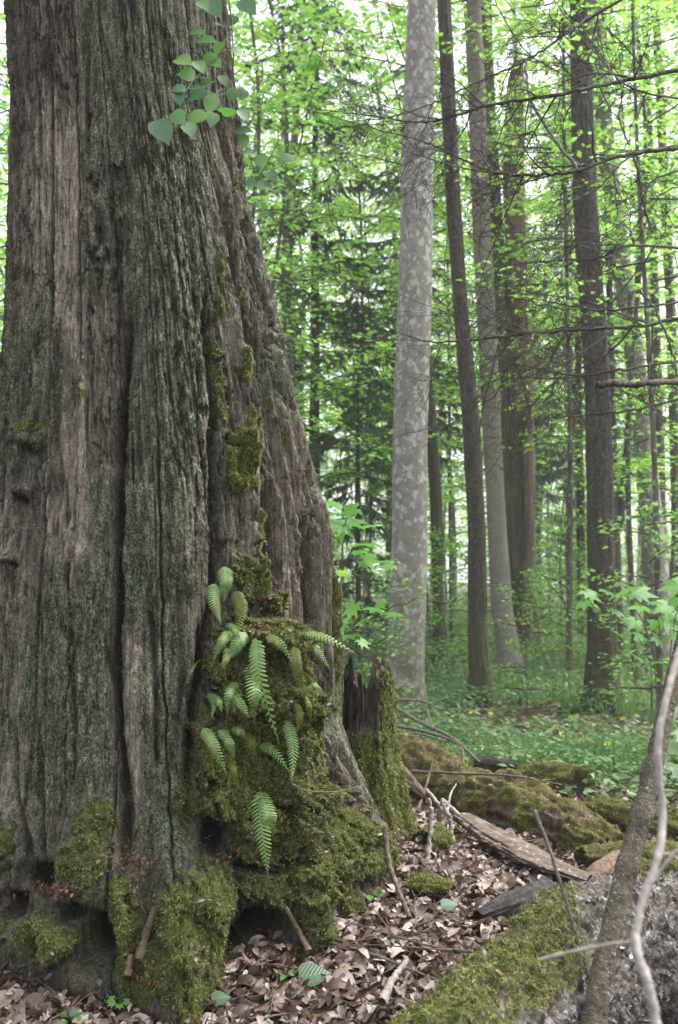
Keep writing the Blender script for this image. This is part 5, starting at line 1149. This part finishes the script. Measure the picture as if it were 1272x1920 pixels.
# ------------------------------------------------------------------ leaf litter
def litter_shape(g):
    L = 1.0; n = 6; t = np.linspace(0, 1, n); w = .27*np.sin(PI*np.clip(t*.92 + .05, 0, 1))**.8*(1 + g.uniform(-.12, .12, n)); w[-1] = .02
    k = g.uniform(-3.0, 3.0); c = g.uniform(-1.8, 2.0); V = []; tw = g.uniform(-.7, .7)
    for i in range(n):
        for s in (-1, -.5, 0, .5, 1):
            x = s*w[i]; z = k*x*x*1.6 + c*(t[i] - .5)**2*.6 + .04*g.normal() + tw*x*(t[i] - .5); V.append((x, t[i] - .5, z))
    F = [(5*i + j, 5*i + j + 1, 5*i + j + 6, 5*i + j + 5) for i in range(n - 1) for j in range(4)]
    return np.array(V), np.array(F)
def leaf_litter():
    g = np.random.default_rng(21); shapes = [litter_shape(g) for _ in range(14)]
    me = []
    for i in range(42): V, F = shapes[i % 14]; me.append(mk_mesh('leaf', V, F, [M['dead']], {'rnd': np.full(len(V), np.clip(g.normal(.5, .32), 0, 1))}))
    N = 60000; y = g.uniform(2.35, 7.2, N); x = g.uniform(-1.5, 2.6, N); z = ghf(x, y)
    px, py = proj(np.stack([x, y, z], -1)); keep = (px > -60) & (px < 1330) & (py < 1990)
    keep &= ((x + .65)/.80)**2 + ((y - 4.)/.84)**2 > 1
    keep &= g.random(N) < (1 - sst(5.0, 6.8, y + .5*(x - 1)))
    keep &= ~((x > .9) & (y > 3.0) & (g.random(N) < .5))
    x, y, z, px, py = (q[keep] for q in (x, y, z, px, py)); n = min(len(x), 12000); x, y, z, px, py = x[:n], y[:n], z[:n], px[:n], py[:n]
    size = g.uniform(.038, .09, n)*np.where(g.random(n) < .55, .5, 1.0); lift = g.uniform(.0, .035, n)
    vis = np.argsort(-(size/y) - 10*(lift > .018)*(px > 0)*(px < 1272)*(py < 1915)*(y < 3.9))
    az = g.uniform(0, 2*PI, n); nr = np.stack([g.normal(0, .52, n), g.normal(-.1, .52, n), np.ones(n)], -1)
    D = np.stack([np.cos(az), np.sin(az), g.normal(0, .2, n)], -1)
    solo = set(vis[:300].tolist())
    for i in vis[:300]:
        o = link('leaf', me[int(g.integers(42))], ground, (x[i], y[i], z[i] + lift[i])); R_ = rotm(D[i], nr[i]); m4 = Matrix([[*R_[0], 0], [*R_[1], 0], [*R_[2], 0], [0, 0, 0, 1]])
        o.rotation_euler = m4.to_euler(); s = size[i]*1.15; o.scale = (s, s, s)
    V_, F_, r_ = [], [], []; off = 0; rest = np.array([i for i in range(n) if i not in solo]); rr = np.clip(g.normal(.45, .32, n), 0, 1)
    for k in range(14):
        ids = rest[k::14]; V, F, r = leaf_cloud(np.stack([x, y, z + lift*.8], -1)[ids], D[ids], nr[ids], size[ids], shapes[k], rr[ids]); V_.append(V); F_.append(F + off); r_.append(r); off += len(V)
    o = link('leaf_litter', mk_mesh('leaf_litter', np.concatenate(V_), np.concatenate(F_), [M['dead']], {'rnd': np.concatenate(r_)})); tag(o, 'curled brown dead leaves carpeting the ground around the giant trunk', 'leaf litter', kind='stuff')
    n = 26000; y = 2.35 + 4.2*g.random(n); x = g.uniform(-1.6, 2.4, n); k_ = ((x + .65)/.78)**2 + ((y - 4.)/.80)**2 > 1; x, y = x[k_], y[k_]; n = len(x)
    V, F, r = leaf_cloud(np.stack([x, y, ghf(x, y) + g.uniform(.01, .05, n)], -1), g.normal(0, 1, (n, 3))*[1, 1, .4], g.normal(0, .7, (n, 3)) + [0, -.1, 1], g.uniform(.012, .036, n), leaf_shape([(0, .25), (.5, .4), (1, .12)], .3, .5)); tag(link('leaf_crumbs', mk_mesh('leaf_crumbs', V, F, [M['dead']], {'rnd': r**1.2})), 'broken fragments of brown leaves among the larger dead leaves', 'leaf litter', kind='stuff')
    # sparse litter further out between the herbs
    n = 6000; y = g.uniform(5, 16, n); x = y*np.tan(np.radians(g.uniform(-3, 20, n))); z = ghf(x, y)
    V, F, r = leaf_cloud(np.stack([x, y, z + .01], -1), g.normal(0, 1, (n, 3))*[1, 1, .1], g.normal(0, .35, (n, 3)) + [0, 0, 1], g.uniform(.06, .11, n)); tag(link('leaf_litter', mk_mesh('leaf_litter_far', V, F, [M['dead']], {'rnd': r*.9})), 'scattered brown leaves between the herbs farther back', 'leaf litter', kind='stuff')
    # reddish rotted crumbs at the foot of the trunk and on the ledges
    P = []
    for (cx, cy, sx, sy, m, lf) in ((100, 1670, 45, 16, 500, .03), (250, 1610, 30, 22, 350, .03), (510, 1120, 22, 20, 300, .02), (500, 1178, 30, 8, 200, .02), (430, 1600, 30, 12, 200, .02), (690, 1580, 40, 18, 500, .02), (725, 1640, 20, 16, 250, .02), (260, 1830, 30, 30, 260, .02), (470, 1800, 60, 18, 500, .01), (580, 1570, 20, 40, 60, .02)):
        for _ in range(m//3):
            P.append(on_trunk(g.normal(cx, sx*.6), g.normal(cy, sy*.6), lf*g.random()) if cx < 690 else None)
            if P[-1] is None:
                q = on_trunk(700, cy, 0); P[-1] = at(g.normal(cx, sx), g.normal(cy, sy), 3.75); P[-1][2] = max(P[-1][2], gh(P[-1][0], P[-1][1]))
    P = np.array(P); n2 = 6500; xx = g.uniform(-1.4, 1.2, n2); yy = g.uniform(2.6, 4.9, n2); P = np.concatenate([P, np.stack([xx, yy, ghf(xx, yy) + .03*g.random(n2)], -1)]); n = len(P)
    V, F, r = leaf_cloud(P, g.normal(0, 1, (n, 3)), g.normal(0, .6, (n, 3)) + [0, -.4, .8], g.uniform(.006, .016, n)); tag(link('rotten_crumbs', mk_mesh('rotten_crumbs', V, F, [M['red_crumb']], {'rnd': r})), 'reddish crumbs of rotten wood at the foot of the giant', 'wood crumbs', kind='stuff')
    # fine twigs in the litter
    mb = MB()
    for _ in range(420):
        y0 = g.uniform(2.5, 5.8); x0 = y0*g.uniform(-.36, .36); 
        if ((x0 + .62)/.95)**2 + ((y0 - 4.)/.95)**2 < 1: continue
        L = g.uniform(.05, .30); a = g.uniform(0, PI); s = np.linspace(0, 1, 6); X = x0 + np.cos(a)*L*s + g.normal(0, .006, 6); Yy = y0 + np.sin(a)*L*s + g.normal(0, .006, 6); Zz = ghf(X, Yy) + .03 + g.uniform(-.01, .04)*s
        V, F = tube(np.stack([X, Yy, Zz], -1), np.linspace(g.uniform(.0012, .004), .0008, 6), 5); mb.add(V, F, g.random())
    o = mb.build('fine_twigs', [M['twig']]); tag(o, 'fine dry twigs strewn through the leaf litter', 'twigs', kind='stuff')
leaf_litter()

# ------------------------------------------------------------------ pale air between the trunks
def haze():
    x0, x1, y0, y1, z0, z1 = -404, 404, -41, 810, -2, 38
    V = [(x, y, z) for z in (z0, z1) for y in (y0, y1) for x in (x0, x1)]
    F = [(0, 2, 3, 1), (4, 5, 7, 6), (0, 1, 5, 4), (2, 6, 7, 3), (0, 4, 6, 2), (1, 3, 7, 5)]
    m = bpy.data.materials.new('pale_air'); m.use_nodes = True; t = m.node_tree; t.nodes.clear()
    o_ = t.nodes.new('ShaderNodeOutputMaterial'); v = t.nodes.new('ShaderNodeVolumePrincipled'); v.inputs['Color'].default_value = (.92, .96, .95, 1); v.inputs['Density'].default_value = HAZE; v.inputs['Anisotropy'].default_value = .3
    t.links.new(v.outputs[0], o_.inputs['Volume'])
    tag(link('haze', mk_mesh('haze', V, F, [m], None, False)), 'pale humid air between the distant trunks', 'haze', kind='stuff')
HAZE = .0020
haze()
